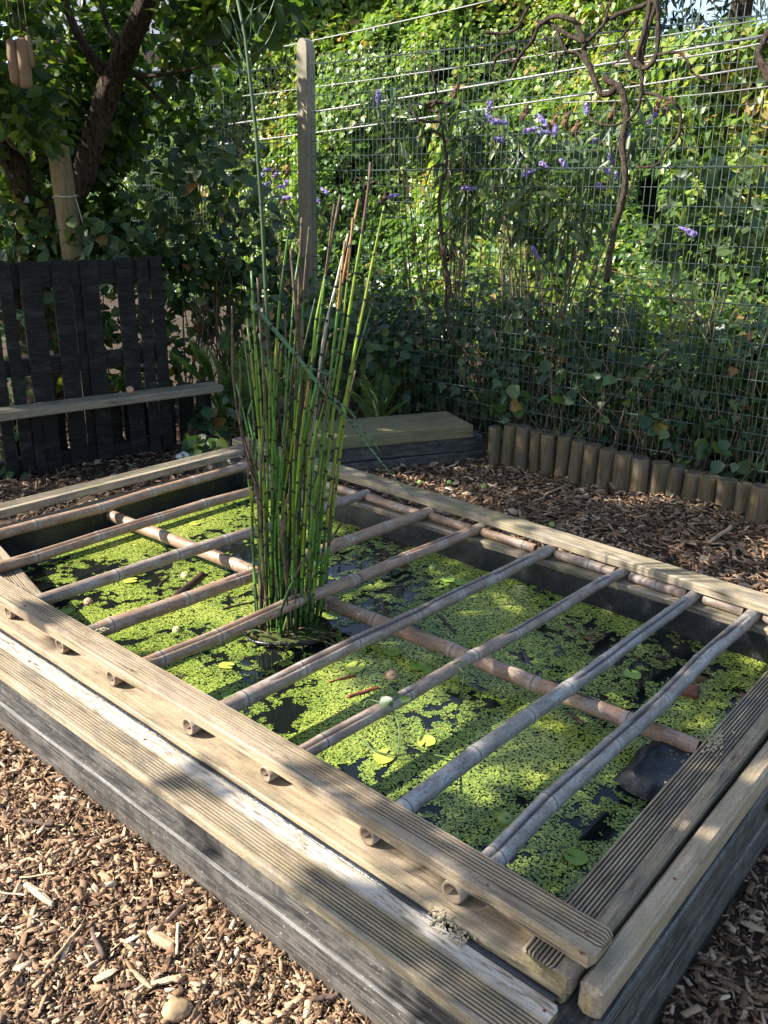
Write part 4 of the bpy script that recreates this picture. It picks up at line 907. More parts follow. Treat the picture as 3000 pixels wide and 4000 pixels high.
# ================================================================== TWISTED VINES on the fence
def vine(label, mains, o=-.05, scale=.663, ox=0, group="dead vines on the fence"):
    p0 = FP+NB*o; first = mains[0][0]; b = onplane(ox+first[0][0]*scale, first[0][1]*scale, p0, FD)
    e = empty("twisted_vine", b, label, "vine", group)
    for j, (pts, r0, r1) in enumerate(mains):
        P = [onplane(ox+x*scale, y*scale, FP+NB*(o+random.uniform(-.02, .02)*(1 if j else .4)), FD) for x, y in pts]; P = smooth_path(P, 5); P = P+RNG.normal(0, r0*.10, P.shape)
        R = np.linspace(r0, r1, len(P))*(1+RNG.normal(0, .07, len(P))); g = Geo(); g.add(*tube(P, R, 9, True, .12)); g.build("stem" if j == 0 else "branch", M_VINE, e, True)
    return e
vine("thick twisted vine with curling branches high on the right fence", [
    ([(710, 1659), (735, 1450), (760, 1330), (800, 1200), (820, 1050), (810, 950), (800, 830), (825, 720), (820, 620), (790, 520), (720, 475), (690, 455)], .019, .021),
    ([(790, 500), (690, 560), (640, 470), (600, 380), (572, 300), (580, 250), (540, 160), (490, 110), (400, 98), (320, 140), (270, 240), (200, 330), (160, 400), (138, 455)], .020, .010),
    ([(300, 120), (400, 150), (430, 230), (470, 300), (540, 315), (580, 370)], .011, .008), ([(580, 250), (480, 205), (400, 150), (400, 180)], .012, .009),
    ([(590, 245), (640, 200), (700, 130), (710, 80), (740, -10)], .012, .007), ([(700, 125), (800, 75), (920, 35), (990, 5), (1012, 120), (1000, 320), (945, 400), (870, 370), (820, 295)], .013, .014),
    ([(965, 0), (945, 130), (890, 330), (915, 400), (910, 560), (880, 660), (825, 720)], .016, .008), ([(1000, 20), (960, 150), (925, 280), (910, 390)], .013, .012),
    ([(1005, 325), (1070, 312), (1140, 312), (1190, 370), (1220, 435), (1340, 482)], .009, .005), ([(890, 100), (810, 210), (840, 265), (820, 320), (750, 380)], .007, .004), ([(880, 110), (800, 215), (740, 295), (670, 300)], .008, .004),
    ([(-20, 190), (80, 195), (170, 175), (210, 110), (250, 40)], .010, .008), ([(180, 285), (110, 305), (60, 340), (32, 420)], .012, .007), ([(130, 330), (150, 360), (180, 350), (230, 290)], .010, .008),
    ([(810, 720), (740, 742), (660, 725), (610, 690), (600, 660)], .008, .004), ([(900, 540), (1000, 560), (1100, 600), (1140, 660), (1130, 800), (1060, 880), (1000, 970), (880, 990)], .011, .006),
    ([(330, 200), (400, 260), (410, 350), (400, 430), (340, 530)], .006, .003), ([(620, 250), (640, 300)], .009, .004), ([(370, 220), (370, 300), (310, 330), (270, 300)], .005, .002)], -.05, .663, 1900)
vine("thin crooked vine climbing the fence between the post and the buddleia", [
    ([(1450, 1760), (1440, 1659), (1400, 1480), (1390, 1300), (1380, 1180), (1400, 1080), (1425, 950), (1410, 830), (1395, 740), (1380, 640), (1355, 500), (1330, 380)], .015, .007),
    ([(1390, 715), (1320, 720), (1255, 700), (1220, 650), (1210, 590)], .010, .005), ([(1405, 810), (1370, 780), (1320, 770), (1265, 810)], .011, .007), ([(1420, 830), (1500, 825), (1600, 845)], .007, .004),
    ([(1290, 615), (1360, 600), (1440, 612)], .014, .010), ([(1370, 600), (1320, 640), (1370, 660)], .012, .01), ([(1415, 970), (1340, 985), (1310, 1060), (1290, 1130)], .008, .003), ([(1400, 1370), (1450, 1400), (1480, 1500), (1520, 1560)], .010, .005),
    ([(1410, 1450), (1425, 1640), (1420, 1800), (1450, 1960), (1520, 2050)], .013, .009)], -.05, .663, 800)
vine("short dead vine stub beside the concrete post", [([(800, 1240), (790, 1100), (810, 1000), (780, 920), (745, 840), (700, 850)], .007, .004), ([(780, 1240), (800, 1120)], .006, .005)], -.04, .663, 800)
vine("small dark vine tuft above the horsetail's brown tips", [([(945, 1350), (930, 1200), (940, 1090), (910, 1050), (870, 1080)], .010, .006), ([(940, 1090), (990, 1075), (1030, 1060)], .009, .005), ([(930, 1060), (890, 1050), (880, 1110)], .008, .004)], -.04, .663, 800)
vine("short thick vine stub at the right picture edge", [([(1490, 470), (1440, 380), (1400, 300), (1440, 210), (1500, 120)], .022, .018)], -.06, .7233/1.0*1.0, 1950)
# ================================================================== HORSETAIL
M_HG = [simple("horsetail_green", (.065, .155, .022), .38, .5, .35, 18), simple("node_black", (.012, .012, .010), .5, .4), simple("horsetail_yellow_green", (.17, .24, .022), .38, .5, .3, 18),
        simple("horsetail_orange", (.26, .14, .05), .6, .3, .4, 25), simple("horsetail_dead_brown", (.10, .065, .045), .8, .2, .5, 25), simple("horsetail_dark_green", (.03, .058, .018), .6, .3, .35, 18), simple("horsetail_pale_dead", (.48, .42, .34), .7, .3, .3, 20), simple("horsetail_blue_green", (.06, .13, .05), .4, .5, .3, 18)]
hb = atz(1130, 2470, ZW); clump = empty("horsetail_clump", hb, "tall clump of banded green horsetail growing out of the pond", "horsetail")
def stem(P, r, style="g", step=None, parent=None, name="stem"):
    P = smooth_path(P, 6); seg = np.r_[0, np.cumsum(np.linalg.norm(np.diff(P, axis=0), axis=1))]; L = seg[-1]
    g = Geo(); nod = []; x = random.uniform(.0, .03); st_ = step or random.uniform(.055, .095)
    while x < L: nod.append(x); x += st_*random.uniform(.8, 1.15)*(.55+.9*min(1, x/(L*.45)))
    brk = [0.0]; mats = []
    for q in nod:
        for d in (-.0042, .0042):
            if brk[-1]+.001 < q+d < L: brk.append(q+d)
    brk.append(L); pos = np.array([[np.interp(b, seg, P[:, k]) for k in range(3)] for b in brk]); R = []; n = 7
    for b in brk: R.append(r*(1-.35*(b/L)**2)*random.uniform(.97, 1.05))
    V, F = tube(pos, R, n, True); M = []
    main = {"g": 0, "y": 2, "d": 5, "b": 4, "w": 6, "t": 7, "D": 5}[style]; flip = random.random()
    for i in range(len(brk)-1):
        mid = (brk[i]+brk[i+1])/2; isn = any(abs(mid-q) < .0043 for q in nod)
        f = mid/L; m = 1 if isn else main
        if not isn and style in "gd" and random.random() < .10: m = random.choice((5, 2, 4))
        if not isn and style in "gy" and f > .86 and flip < .4: m = 3 if flip < .12 else 4
        if not isn and f < .22 and style == "g" and random.random() < .5: m = 5
        if not isn and style == "y" and f < .3: m = 0
        M += [m]*n
    M += [main, main]; g.add(V, F, M); return g.build(name, M_HG, parent or clump, True)
dsp = 3000/1659.0
def hs(pts, r, style="g", dz=0.0, step=None, name="stem"):
    """pts in photo pixels, the first on the water; the others at about the same distance"""
    b = atz(pts[0][0]*dsp, pts[0][1]*dsp, ZW-.02); P = [b]+[aty(x*dsp, y*dsp, b[1]+dz*(i+1)/max(1, len(pts)-1)) for i, (x, y) in enumerate(pts[1:])]
    return stem(P, r, style, step, None, name)
hs([(600, 1372), (592, 1000), (578, 700), (562, 400), (545, 200), (528, 70), (505, -40)], .0075, "D", .25, .17)
for a in ([(555, 1372), (545, 1130), (548, 950), (536, 905), (543, 870)], [(562, 1376), (562, 1000), (552, 760), (543, 585)], [(572, 1380), (578, 1000), (568, 800), (556, 600)], [(566, 1370), (600, 1150), (590, 900), (560, 720)],
          [(585, 1378), (590, 950), (600, 700), (622, 510)], [(610, 1380), (612, 1000), (635, 640), (648, 540)], [(628, 1378), (640, 900), (655, 640), (668, 490)], [(640, 1378), (650, 1000), (690, 700), (722, 440)],
          [(600, 1382), (640, 1150), (648, 900), (640, 680)], [(655, 1372), (700, 960), (740, 700), (762, 470)], [(662, 1368), (690, 1000), (720, 760), (745, 520)]): hs(a, random.uniform(.0044, .0058), "g", random.uniform(-.08, .12))
for a in ([(672, 1366), (712, 950), (760, 640), (792, 440), (800, 350)], [(680, 1360), (722, 1000), (790, 640), (830, 445)], [(668, 1370), (705, 900), (735, 640), (775, 430)], [(690, 1352), (745, 900), (775, 700), (805, 560)], [(650, 1372), (672, 800), (702, 600), (735, 420)]):
    hs(a, random.uniform(.0052, .0066), "y", random.uniform(-.05, .1), .095)
for a, st_ in (([(645, 1374), (660, 1000), (645, 700), (652, 470)], "b"), ([(620, 1376), (650, 900), (636, 640), (628, 540)], "b"), ([(700, 1330), (722, 1010), (752, 870), (768, 800)], "b"), ([(640, 1366), (690, 800), (725, 620), (752, 505)], "w")): hs(a, .006, st_, .05)
for i in range(64):
    a = random.uniform(0, 6.28); rr = math.sqrt(random.random()); bx_, by_ = 622+68*rr*math.cos(a), 1372+22*rr*math.sin(a)
    h = random.choice((random.uniform(240, 430), random.uniform(380, 640), random.uniform(380, 640), random.uniform(560, 740))); lean = (bx_-615)*random.uniform(.3, 1.25)+random.gauss(6, 22)
    hs([(bx_, by_), (bx_+lean*.2+random.gauss(0, 9), by_-h*.4), (bx_+lean*.55+random.gauss(0, 9), by_-h*.72), (bx_+lean*1.1+random.gauss(0, 12), by_-h)], random.uniform(.0030, .0054), random.choice("gggdddyb" if bx_ < 650 else "gggyyd"), random.gauss(0, .1))
for i in range(16):   # short broken and dead stems low in the clump
    a = random.uniform(0, 6.28); bx_, by_ = 622+62*math.cos(a), 1374+20*math.sin(a); h = random.uniform(60, 210); hs([(bx_, by_), (bx_+random.gauss(0, 8), by_-h*.5), (bx_+random.gauss(0, 22), by_-h)], random.uniform(.004, .006), random.choice("gbbwd"), random.gauss(0, .05))
c5 = lambda L: [((800+x*.663)/dsp, (1000+y*.663)/dsp) for x, y in L]
Y5 = atz(1130, 2470, ZW)[1]-.12
bent = c5([(285, 290), (370, 390), (480, 520), (600, 660), (700, 800), (830, 950)])
stem([aty(x*dsp, y*dsp, Y5) for x, y in bent], .0068, "t", .11, None, "bent_stem")
for tip in ([(700, 800), (880, 1010), (990, 1150), (1090, 1280), (1225, 1415)], [(830, 950), (940, 1090), (1090, 1275)], [(830, 950), (960, 1060), (1035, 1155)], [(700, 800), (820, 890), (945, 1010)], [(700, 800), (800, 870), (885, 932)], [(570, 640), (680, 680), (790, 722)], [(650, 735), (760, 860), (870, 985)]):
    stem([aty(x*dsp, y*dsp, Y5-.01*random.random()) for x, y in c5(tip)], .0026, "t", .03, None, "side_shoot")
for _ in range(14):   # whorl of fine shoots at the tall stem's top
    a = aty(random.uniform(505, 548)*dsp, random.uniform(10, 190)*dsp, hb[1]+.24); t_ = a+np.array([random.uniform(-.09, .09), random.uniform(-.04, .04), random.uniform(.05, .17)]); stem([a, (a+t_)/2+np.array([.01, 0, -.01]), t_], .0016, "t", .03, None, "side_shoot")
# planting basket with moss round the foot of the clump
bk = empty("planting_basket", hb+np.array([0, 0, -.03]), "black planting basket with mossy rim around the horsetail foot", "basket")
bc = atz(1125, 2475, ZW); g = Geo(); rim = [bc+np.array([.155*math.cos(a), .125*math.sin(a), .018+.006*math.sin(3*a)]) for a in np.linspace(0, 2*math.pi, 33)]
g.add(*tube(rim, .006, 6, False)); g.build("rim", M_LINER, bk, True)
for a in np.linspace(0, 2*math.pi, 29)[:-1]:
    V, F = tube([bc+np.array([.153*math.cos(a), .123*math.sin(a), .015]), bc+np.array([.125*math.cos(a), .10*math.sin(a), -.12])], .004, 4); g = Geo(); g.add(V, F); g.build("slat", M_LINER, bk)
M_MOSS = simple("dark_wet_moss", (.05, .06, .014), .9, .2, .6, 60, 0, .8)
V = [bc+np.array([0, 0, .022])]; nr, na = 7, 28
for i in range(1, nr+1):
    for k in range(na): a = 2*math.pi*k/na; q = i/nr; V.append(bc+np.array([.150*q*math.cos(a), .120*q*math.sin(a), .016*(1-q*q)+.012*random.random()]))
F = [(0, 1+k, 1+(k+1) % na) for k in range(na)]+[(1+(i-1)*na+k, 1+i*na+k, 1+i*na+(k+1) % na, 1+(i-1)*na+(k+1) % na) for i in range(1, nr) for k in range(na)]
g = Geo(); g.add(V, F); g.build("moss", M_MOSS, bk, True)
for _ in range(26):
    a = random.uniform(3.3, 6.1); p = bc+np.array([.15*math.cos(a), .12*math.sin(a), .02]); q = p+np.array([random.uniform(-.1, .1), random.uniform(-.07, .02), random.uniform(-.02, .035)])
    g = Geo(); g.add(*tube(smooth_path([p, (p+q)/2+np.array([0, 0, .012]), q], 3), .0028, 5)); g.build("dead_shoot", random.choice((M_HG[4], M_HG[4], M_HG[5], M_MOSS)), bk, True)

# ================================================================== SMALL THINGS
# floating apples
M_APPLE = [simple("pale_apple", (.42, .40, .16), .4, .5, .25, 12), simple("pink_apple", (.45, .27, .15), .4, .5, .3, 12), simple("green_apple", (.26, .34, .08), .4, .5, .2, 12)]
def apple(p, r, mat, label, z=None, group="fallen apples"):
    n, m = 14, 9; V = []
    for i in range(m):
        th_ = math.pi*i/(m-1); rr = r*math.sin(th_)*(1+.05*math.cos(th_)); zz = r*.92*math.cos(th_)-(.22*r*math.exp(-(math.sin(th_)*4)**2) if i < m/2 else -.12*r*math.exp(-(math.sin(th_)*4)**2))
        for k in range(n): an = 2*math.pi*k/n; V.append((rr*math.cos(an)*(1+.02*math.sin(5*an)), rr*math.sin(an), zz))
    F = [(i*n+k, (i+1)*n+k, (i+1)*n+(k+1) % n, i*n+(k+1) % n) for i in range(m-1) for k in range(n)]
    e = empty("apple", p, label, "apple", group); mw = Matrix.Translation(Vector(p)) @ Matrix.Rotation(random.uniform(.2, 1.2), 4, 'X')
    g = Geo(); g.add(V, F); g.build("flesh", mat, e, True, mw)
    g = Geo(); g.add(*tube([(0, 0, r*.66), (.002, 0, r*.95), (.005, 0, r*1.15)], .0016, 5)); g.build("stalk", M_TWIG, e, True, mw)
for (x, y), r, m_, lab in (((724, 2248), .019, 0, "pale round apple floating between the second and third bamboo bars"), ((835, 2283), .017, 1, "pink apple half hidden behind the third bar"), ((345, 2350), .018, 1, "brownish apple floating near the left brace board"),
                           ((1515, 2592), .016, 2, "small green apple floating behind the pinkish one"), ((1530, 2640), .022, 1, "larger pink apple floating in the sunlit duckweed at mid pond"), ((1690, 2217), .018, 2, "green apple floating among shaded lily pads"),
                           ((1974, 3201), .022, 2, "yellow green apple floating beside the front rail's right half"), ((690, 2460), .016, 0, "half sunken apple in the shadow of the fifth bar")):
    apple(atz(x, y, ZW+r*.3)-np.array([0, 0, r*.12]), r, M_APPLE[m_], lab)
apple(aty(508, 1519, 5.45)*np.array([1, 1, 0])+np.array([0, 0, .485]), .024, M_APPLE[1], "orange apple resting on the bench seat plank")
for (x, y), lab in (((1640, 1885), "green apple on the mulch behind the pond's back rail"), ((1755, 1886), "small green apple on the mulch, middle one of three"), ((1890, 1900), "green apple on the mulch nearest the log edging"), ((2155, 2050), "tiny green apple on the shaded mulch right of the pond")):
    apple(atz(x, y, .03), .017, M_APPLE[2], lab)
# lily pads
M_PAD = simple("lily_pad", (.17, .27, .045), .35, .5, .2, 20); M_PAD2 = simple("yellow_lily_pad", (.34, .38, .06), .4, .5, .2, 20)
def pad(x, y, r, mat, lab):
    c = atz(x, y, ZW+.005); a0 = random.uniform(0, 6.28); n = 22; V = [(0, 0, .001)]
    for q in (.5, 1.0):
        for k in range(n): an = .22+(2*math.pi-.44)*k/(n-1); V.append((r*q*math.cos(an)*(1+.03*math.sin(4*an)), r*q*.9*math.sin(an), .0015*q*math.sin(3*an)+.002*q))
    F = [(0, 1+k, 2+k) for k in range(n-1)]+[(1+k, 1+n+k, 2+n+k, 2+k) for k in range(n-1)]
    g = Geo(); g.add(V, F); o = g.build("lily_pad", mat, None, True, Matrix.Translation(Vector(c)) @ Matrix.Rotation(a0, 4, 'Z'))
    V2 = [(v[0]*.98, v[1]*.98, v[2]-.0012) for v in V]; o.data.materials.append(mat); tag(o, lab, "lily pad", "lily pads on the pond")
for (x, y), r, m_, lab in (((1388, 2607), .036, M_PAD2, "bright yellow green lily pad left of the pink apple"), ((1535, 2547), .034, M_PAD, "dark lily pad in the shade below the cross pole"), ((1635, 2603), .034, M_PAD, "lily pad touching the sunlit edge, right of the small apple"), ((1685, 2628), .03, M_PAD, "lily pad tucked under the seventh bar"),
                           ((1750, 2265), .03, M_PAD, "left one of two shaded pads behind the sixth bar"), ((1800, 2275), .03, M_PAD, "right one of two shaded pads behind the sixth bar"), ((508, 2268), .03, M_PAD2, "yellow pad floating left of the pale apple"), ((900, 2715), .03, M_PAD, "pad in the bar shadow near the front rail, left half"), ((885, 2600), .026, M_PAD2, "small pad beside the fifth bar's shadow"),
                           ((1500, 2956), .034, M_PAD2, "yellow pad in dark open water by the front rail"), ((1665, 2896), .03, M_PAD2, "pad among sunlit duckweed left of the eighth bar"), ((255, 2390), .03, M_PAD, "pad beside the front rail at the far left"), ((2470, 2635), .032, M_PAD, "pale pad in shaded duckweed between the last two bars"), ((2250, 3350), .03, M_PAD, "large ragged pad in the near right pond corner"), ((760, 2045), .03, M_PAD2, "pad in the sunlit duckweed behind the second bar")):
    pad(x, y, r, m_, lab)
# brick and sticks in the water
g = Geo(); V, F = bevbox(-.052, .052, -.034, .034, -.03, .008, .005); g.add(V, F)
tag(g.build("brick", simple("red_brick", (.15, .062, .042), .85, .2, .3, 60, 0, .4), None, False, Matrix.Translation(Vector(atz(2665, 2690, ZW+.01))) @ Matrix.Rotation(-.35, 4, 'Z')), "red brick showing above the water under the last bamboo bar", "brick")
def stick(a, b, r, mat, lab, z=ZW+.004, crook=.0025, cat="stick", name="stick", n=5):
    A = atz(*a, z); B = atz(*b, z); P = [A+(B-A)*t for t in np.linspace(0, 1, n)]; P = [p+RNG.normal(0, crook, 3)*np.array([1, 1, .3]) for p in P]; g = Geo(); g.add(*tube(smooth_path(P, 4), r, 8, True, .12)); tag(g.build(name, mat, None, True), lab, cat, "sticks and splinters")
M_REDST = simple("red_brown_stick", (.16, .045, .025), .6, .3, .4, 30); M_DKST = simple("dark_wet_stick", (.05, .025, .02), .4, .5, .4, 30)
stick((1361, 2722), (1477, 2688), .006, M_REDST, "red brown stick floating in the sunlit duckweed"); stick((1280, 2665), (1385, 2640), .004, M_REDST, "thin red twig beside the yellow lily pad"); stick((1710, 2401), (1778, 2476), .005, M_DKST, "dark stick floating in the shade beyond the cross pole")
stick((671, 2346), (794, 2244), .014, M_DKST, "dark rotten root floating between the third and fourth bars", crook=.004); stick((2220, 2780), (2280, 2830), .006, M_DKST, "short dark stick beside the cross pole's right end"); stick((870, 2380), (1010, 2345), .004, M_DKST, "thin dark twig floating left of the basket")
stick((660, 2250), (620, 2290), .004, M_DKST, "brown leaf stalk next to the pale apple")
# sticks, splinters, stone on the chips in front
M_PALE = simple("pale_split_wood", (.42, .33, .22), .8, .2, .25, 60, 0, .4); M_STK = simple("bark_stick", (.10, .065, .05), .85, .2, .5, 60, 0, .6); M_TAN = simple("tan_splinter", (.36, .25, .15), .85, .2, .3, 60, 0, .4); M_STRAW = simple("straw", (.60, .50, .30), .7, .3, .2, 40)
stick((360, 3630), (404, 3741), .0065, M_STK, "dark bark covered stick lying on the sunlit chips", .03, .002); stick((695, 3605), (691, 3726), .0035, M_STRAW, "pale straight splinter pointing up the picture on the chips", .03, .0005); stick((180, 3781), (320, 3616), .0042, M_TAN, "long tan splinter slanting across the chips", .026, .001)
stick((77, 3428), (220, 3410), .0018, M_STRAW, "thin straw lying above the pale wood chunk", .03, .001); stick((0, 3484), (99, 3498), .002, M_STRAW, "straw left of the pale wood chunk", .03, .001); stick((1220, 3905), (1320, 3890), .006, M_STK, "gnarled bark stick next to the pond wall", .03, .003); stick((80, 3200), (210, 3225), .006, M_STK, "purple brown stick on the upper chips", .03, .002)
stick((2040, 1900), (2700, 2170), .006, M_STK, "long dark stick lying across the shaded mulch", .03, .012, n=7); stick((2080, 1960), (2200, 1900), .005, M_TAN, "thin branch leaning toward the log edging", .04, .006); stick((2770, 2120), (2860, 2055), .011, M_TAN, "pale stick on the mulch before the last logs", .03, .002)
def chunk(a, b, w, h, mat, lab, name="wood_chunk", cat="wood chunk"):
    A = atz(*a, .027); B = atz(*b, .027); L = np.linalg.norm(B-A); V = []; rock = name == "stone"; m, n = (9, 10) if rock else (5, 6)
    for i in range(m):
        t = i/(m-1)*2-1; f = (1-abs(t)**3)**.55*(1-.15*t)+.06 if rock else 1-.38*abs(t)**2.2+random.uniform(-.1, .1)
        for k in range(n): an = 2*math.pi*(k+.5)/n; V.append((t*L/2+random.uniform(-.06, .06)*L*(not rock), w/2*f*math.cos(an)*(1+random.uniform(-.14, .14)), h/2*f*math.sin(an)*(1+random.uniform(-.14, .14))))
    F = [(i*n+k, (i+1)*n+k, (i+1)*n+(k+1) % n, i*n+(k+1) % n) for i in range(m-1) for k in range(n)]+[tuple(range(n)), tuple((m-1)*n+k for k in range(n))]
    g = Geo(); g.add(V, F); tag(g.build(name, mat, None, rock, frame((A+B)/2, B-A)), lab, cat, "chunks among the chips")
chunk((100, 3455), (208, 3535), .022, .016, M_PALE, "pale cream wood chunk on the sunlit chips"); chunk((590, 3650), (684, 3700), .032, .018, M_TAN, "broad brown wood chunk near the pond wall"); chunk((512, 3790), (592, 3860), .012, .010, M_TAN, "tan wood piece, left one of two above the stone"); chunk((592, 3845), (705, 3815), .018, .014, M_PALE, "blocky pale wood piece, right one of two above the stone")
chunk((630, 3955), (755, 3935), .045, .034, simple("tan_stone", (.30, .20, .11), .7, .3, .35, 40, 0, .3), "rounded tan stone at the bottom edge of the picture", "stone", "stone"); chunk((648, 3605), (725, 3530), .014, .012, M_STK, "dark bark chunk leaning near the pond wall"); chunk((365, 3310), (462, 3270), .014, .012, M_TAN, "tan wood piece close to the pond wall, upper left"); chunk((370, 3830), (445, 3790), .024, .008, M_PALE, "flat pale wood flake below the bark stick")
chunk((2895, 3600), (2990, 3640), .02, .008, M_TAN, "tan wood flake in the shade right of the pond"); chunk((2800, 3905), (2850, 3890), .012, .008, M_PALE, "whitish flake in the shade at the lower right")
# debris heaps on the boards
M_DEB = simple("dry_duckweed_debris", (.30, .26, .17), .95, .1, .45, 200)
def debris(x, y, z, rx, ry, n, lab, ang=0.0):
    c = atz(x, y, z); g = Geo()
    for _ in range(n):
        p = c+EX*random.gauss(0, rx)+EY*random.gauss(0, ry)+np.array([0, 0, abs(random.gauss(0, .004))]); r = random.uniform(.0012, .0032); g.add(*box(p[0]-r, p[0]+r, p[1]-r, p[1]+r, p[2], p[2]+r*1.4, r*.5))
    tag(g.build("debris", M_DEB), lab, "debris", None, "stuff")
debris(1735, 3590, .276, .016, .010, 90, "small heap of dry crumbs on the front coping board"); debris(1790, 3655, .276, .016, .008, 40, "thin trail of crumbs beside the heap on the coping")
debris(2790, 2905, .331, .012, .03, 70, "dry duckweed crumbs on the dark side rail"); debris(2700, 2960, .225, .03, .05, 130, "dried duckweed on the folded liner by the pole end"); debris(395, 2467, .345, .008, .01, 40, "crumbs where the fourth bar meets the front rail")
# bindweed climbing the seventh bar
bw_ = empty("bindweed", atz(1560, 2780, ZW), "thin green bindweed twining round the seventh bamboo bar", "bindweed"); g = Geo()
for pts, zz in (([(1780, 2590), (1810, 2625), (1825, 2610), (1800, 2585), (1770, 2595)], .345), ([(1815, 2625), (1800, 2720), (1780, 2800), (1810, 2860)], .25), ([(1420, 2760), (1440, 2735), (1500, 2750), (1540, 2790), (1560, 2850), (1555, 2950)], .3), ([(1410, 2880), (1450, 2925), (1540, 2950), (1640, 2940), (1780, 2965)], .19)):
    g.add(*tube(smooth_path([atz(x, y, zz) for x, y in pts], 5), .0024, 5))
g.build("stem", M_GSTEM, bw_, True)
for x, y in ((1420, 2745), (1500, 2735), (1530, 2730), (1560, 2740), (1790, 2670), (1770, 2680), (1820, 2610), (1480, 2760), (1440, 3078), (1455, 3085), (1430, 3072)):
    P = atz(x+random.gauss(0, 10), y+random.gauss(0, 8), .34)[None]; Nn, Ld = leaf_dirs(1, np.zeros((1, 3)), 1, .4, .2); leaf_obj("leaf", P, Nn, Ld, RNG.uniform(.025, .045, 1), T_BROAD, M_BUDD, bw_)
sp = atz(955, 2420, ZW+.05); spr = empty("water_mint", atz(955, 2425, ZW), "little bright green seedling floating left of the horsetail foot", "seedling")
for a in np.linspace(0, 6.28, 8)[:-1]: leaf_obj("leaf", sp[None], np.array([[0, 0, 1.0]])+RNG.normal(0, .15, (1, 3)), np.array([[math.cos(a), math.sin(a), .25]]), RNG.uniform(.04, .065, 1), T_OVATE, M_BUDD, spr, np.full(1, .85))
g = Geo(); g.add(*tube([atz(955, 2425, ZW-.02), sp], .002, 5)); g.build("stem", M_GSTEM, spr)
# ferns and low plants round the corner bench
def fern(base, fronds, label):
    e = empty("fern", base, label, "fern", "ferns by the benches")
    for tip, bend in fronds:
        mid = (base+tip)/2+np.array([0, 0, bend]); P = smooth_path([base, mid, tip], 8); g = Geo(); V, F = tube(P, np.linspace(.003, .001, len(P)), 4); nV = len(V)
        Lp, Np, Pp, Sp = [], [], [], []; L = np.linalg.norm(tip-base)
        for i in range(2, len(P)-1):
            for q in (0, .34, .67):
                p = P[i]*(1-q)+P[min(i+1, len(P)-1)]*q; t = unit(P[min(i+1, len(P)-1)]-P[i-1]); side = unit(np.cross(t, [0, 0, 1.0])); f = (i+q)/len(P); ln = L*.17*math.sin(math.pi*min(1, .12+f*.9))**.8+.01
                for sg in (-1, 1): Pp.append(p); Lp.append(side*sg+t*.35+np.array([0, 0, -.15])); Np.append([0, -.3, 1.0]); Sp.append(ln)
        LV, LF = leaf_arrays(np.array(Pp), np.array(Np), np.array(Lp), np.array(Sp), T_PINNA); g.add(V, F, 0, .4); g.add(LV, LF, 0, np.repeat(RNG.random(len(Pp)), 6)); g.build("frond", M_FERN, e, attr="rnd")
fb = aty(880, 1560, 6.15); fb[2] = .1
fern(fb, [(aty(668, 1372, 6.0), .10), (aty(735, 1318, 6.1), .12), (aty(800, 1340, 6.0), .08), (aty(900, 1290, 6.2), .05), (aty(960, 1330, 6.0), .05), (aty(1000, 1420, 6.1), .04)], "fern arching beside the pallet bench's right end")
fb = aty(1470, 1600, 6.1); fb[2] = .1
fern(fb, [(aty(1420, 1460, 6.0), .06), (aty(1500, 1440, 6.2), .05), (aty(1560, 1480, 6.1), .05), (aty(1380, 1530, 5.9), .05), (aty(1600, 1560, 6.0), .04)], "fern behind the corner bench, right of the horsetail")
fb = aty(1000, 1560, 6.1); fb[2] = .12
fern(fb, [(aty(930, 1390, 5.8), .05), (aty(1010, 1350, 6.0), .05), (aty(1090, 1400, 5.9), .05), (aty(960, 1450, 5.6), .05), (aty(1080, 1480, 5.7), .04)], "fern hidden behind the horsetail stems")
def lowplant(nm_, lab, pts, Yv, n, size, r=.07):
    cs = [aty(x, y, Yv+random.uniform(-.1, .1)) for x, y in pts]; return bramble(nm_, lab, cs, r, n, M_BRAM, size, T_BROAD, cat="plant", stems=8)
lowplant("nettle_plant", "leafy green plant at the end of the bench seat", [(800, 1610), (850, 1650), (900, 1610), (930, 1660), (770, 1640), (880, 1560)], 5.75, 9, (.06, .11)); lowplant("nettle_plant", "bright low plant between the bench and the pond rail", [(800, 1745), (850, 1720), (780, 1760), (830, 1770), (730, 1750)], 4.75, 10, (.05, .09), .05)
lowplant("vine_plant", "young vine leaves hanging low on the fence", [(2150, 1420), (2230, 1500), (2380, 1480), (2450, 1440), (2000, 1540), (1930, 1560), (2180, 1560)], 5.35, 6, (.06, .12), .08); lowplant("nettle_plant", "nettle poking through the mesh above the last logs", [(2560, 1640), (2600, 1700), (2790, 1730), (2850, 1800), (2780, 1660)], 5.0, 7, (.05, .11), .07)
lowplant("weed_plant", "green weed at the outside corner of the right coping", [(2965, 3090), (2990, 3130), (2980, 3060)], 1.95, 7, (.03, .05), .03)
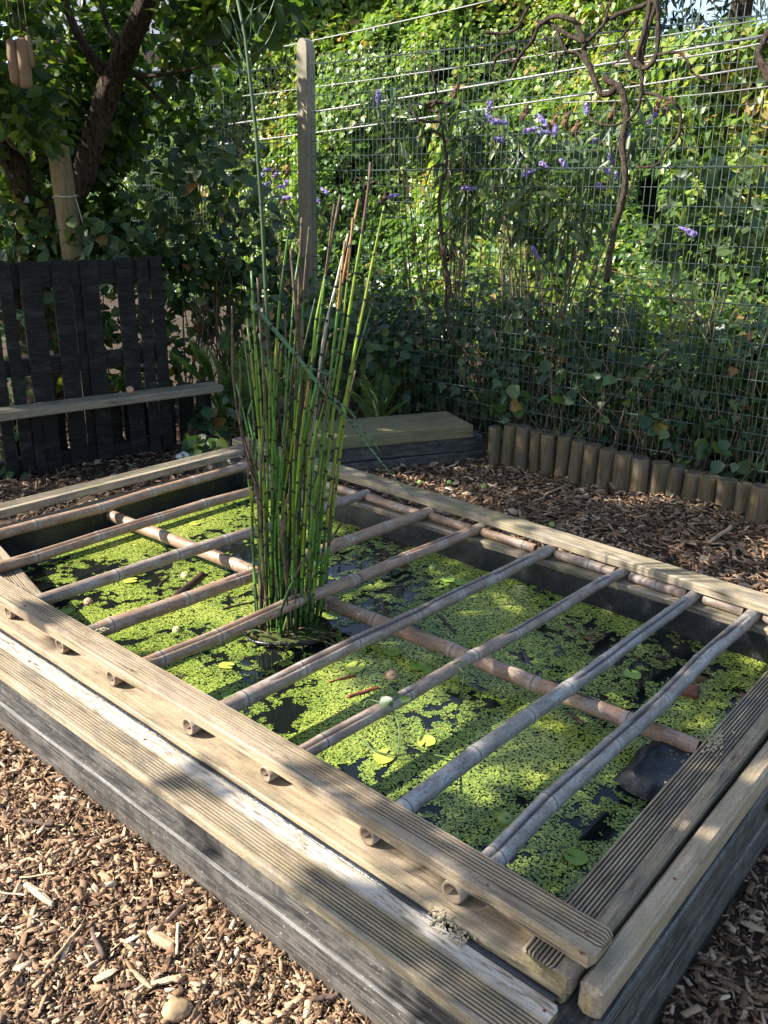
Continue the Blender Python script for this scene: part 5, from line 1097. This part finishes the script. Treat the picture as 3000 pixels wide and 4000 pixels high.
# log lying by the bench, hanging chimes in the tree
g = Geo(); A = atz(700, 1690, .06); B = atz(940, 1770, .05); g.add(*tube([A+(B-A)*t for t in np.linspace(0, 1, 7)], [.05, .055, .05, .052, .05, .045, .04], 12, True, .1)); tag(g.build("fallen_log", bark("rotten_log", (.08, .05, .03), (.28, .19, .12)), None, True), "rotten brown log lying between the bench and the corner bench", "log")
M_CHIME = simple("tan_wooden_chime", (.17, .105, .055), .7, .3, .3, 8)
k2 = .525
for (x0, y0, x1, y1, r, lab) in ((82, 295, 122, 625, .040, "grey brown wooden chime hanging leftmost in the tree"), (160, 285, 200, 660, .045, "longest tan wooden chime hanging in the tree"), (205, 265, 240, 500, .022, "short thin wooden chime hanging rightmost in the tree"), (135, 480, 150, 640, .036, "dark wooden chime hanging behind the two long ones")):
    A = aty(x0*k2, y0*k2, 4.6 if x0 != 135 else 4.75); B = aty(x1*k2, y1*k2, 4.6 if x0 != 135 else 4.75); e = empty("wooden_chime", B, lab, "chime", "wooden chimes in the tree")
    g = Geo(); g.add(*tube([A+(B-A)*t for t in (0, .03, .3, .6, .9, .98, 1)], [r*.4, r*.6, r*.7, r*.7, r*.66, r*.55, r*.3], 12)); g.build("rod", M_CHIME, e, True); g = Geo(); g.add(*tube([A, A+np.array([0, 0, .5])], .002, 4)); g.build("string", M_TWIG, e)
# white plastic scrap and leaves
g = Geo(); g.add(*tube([atz(695, 1785, .03), atz(720, 1782, .05), atz(745, 1780, .03)], [.02, .035, .02], 10)); tag(g.build("white_pebble", simple("white_plastic", (.7, .72, .74), .5), None, True), "white pebble lying by the pond's far left rail", "pebble")

# dead leaves strewn over the chips
def strewn(sampler, n, lab, size, z=.03):
    P = sampler(n); n = len(P); P = P+np.array([0, 0, z])+np.column_stack([np.zeros(n), np.zeros(n), RNG.uniform(0, .012, n)]); Nn = unit(np.array([0, 0, 1.0])+RNG.normal(0, .35, (n, 3))); Ld = RNG.normal(size=(n, 3))*np.array([1, 1, .1])
    o = leaf_obj("dead_leaves", P, Nn, Ld, RNG.uniform(*size, n), T_OVATE, M_LITTER, None, RNG.uniform(.35, 1, n)); tag(o, lab, "leaf litter", None, "stuff")
strewn(sample_view(1000, 3200, 1790, 2500, lambda s, t, P, x, y: (t > 3.12) & ((P[:, :2]-FP[:2]) @ NB[:2] < -.3)), 420, "dead brown leaves strewn over the mulch behind the pond", (.03, .08))
strewn(sample_view(-100, 1600, 2800, 4100, lambda s, t, P, x, y: t < 1.0), 70, "few small dead leaves on the sunlit chips", (.012, .03), .028)
strewn(sample_view(-300, 1150, 1620, 2050, lambda s, t, P, x, y: (s < -3.7) | (t > 3.12)), 420, "dead leaves gathered under the bench", (.03, .08))
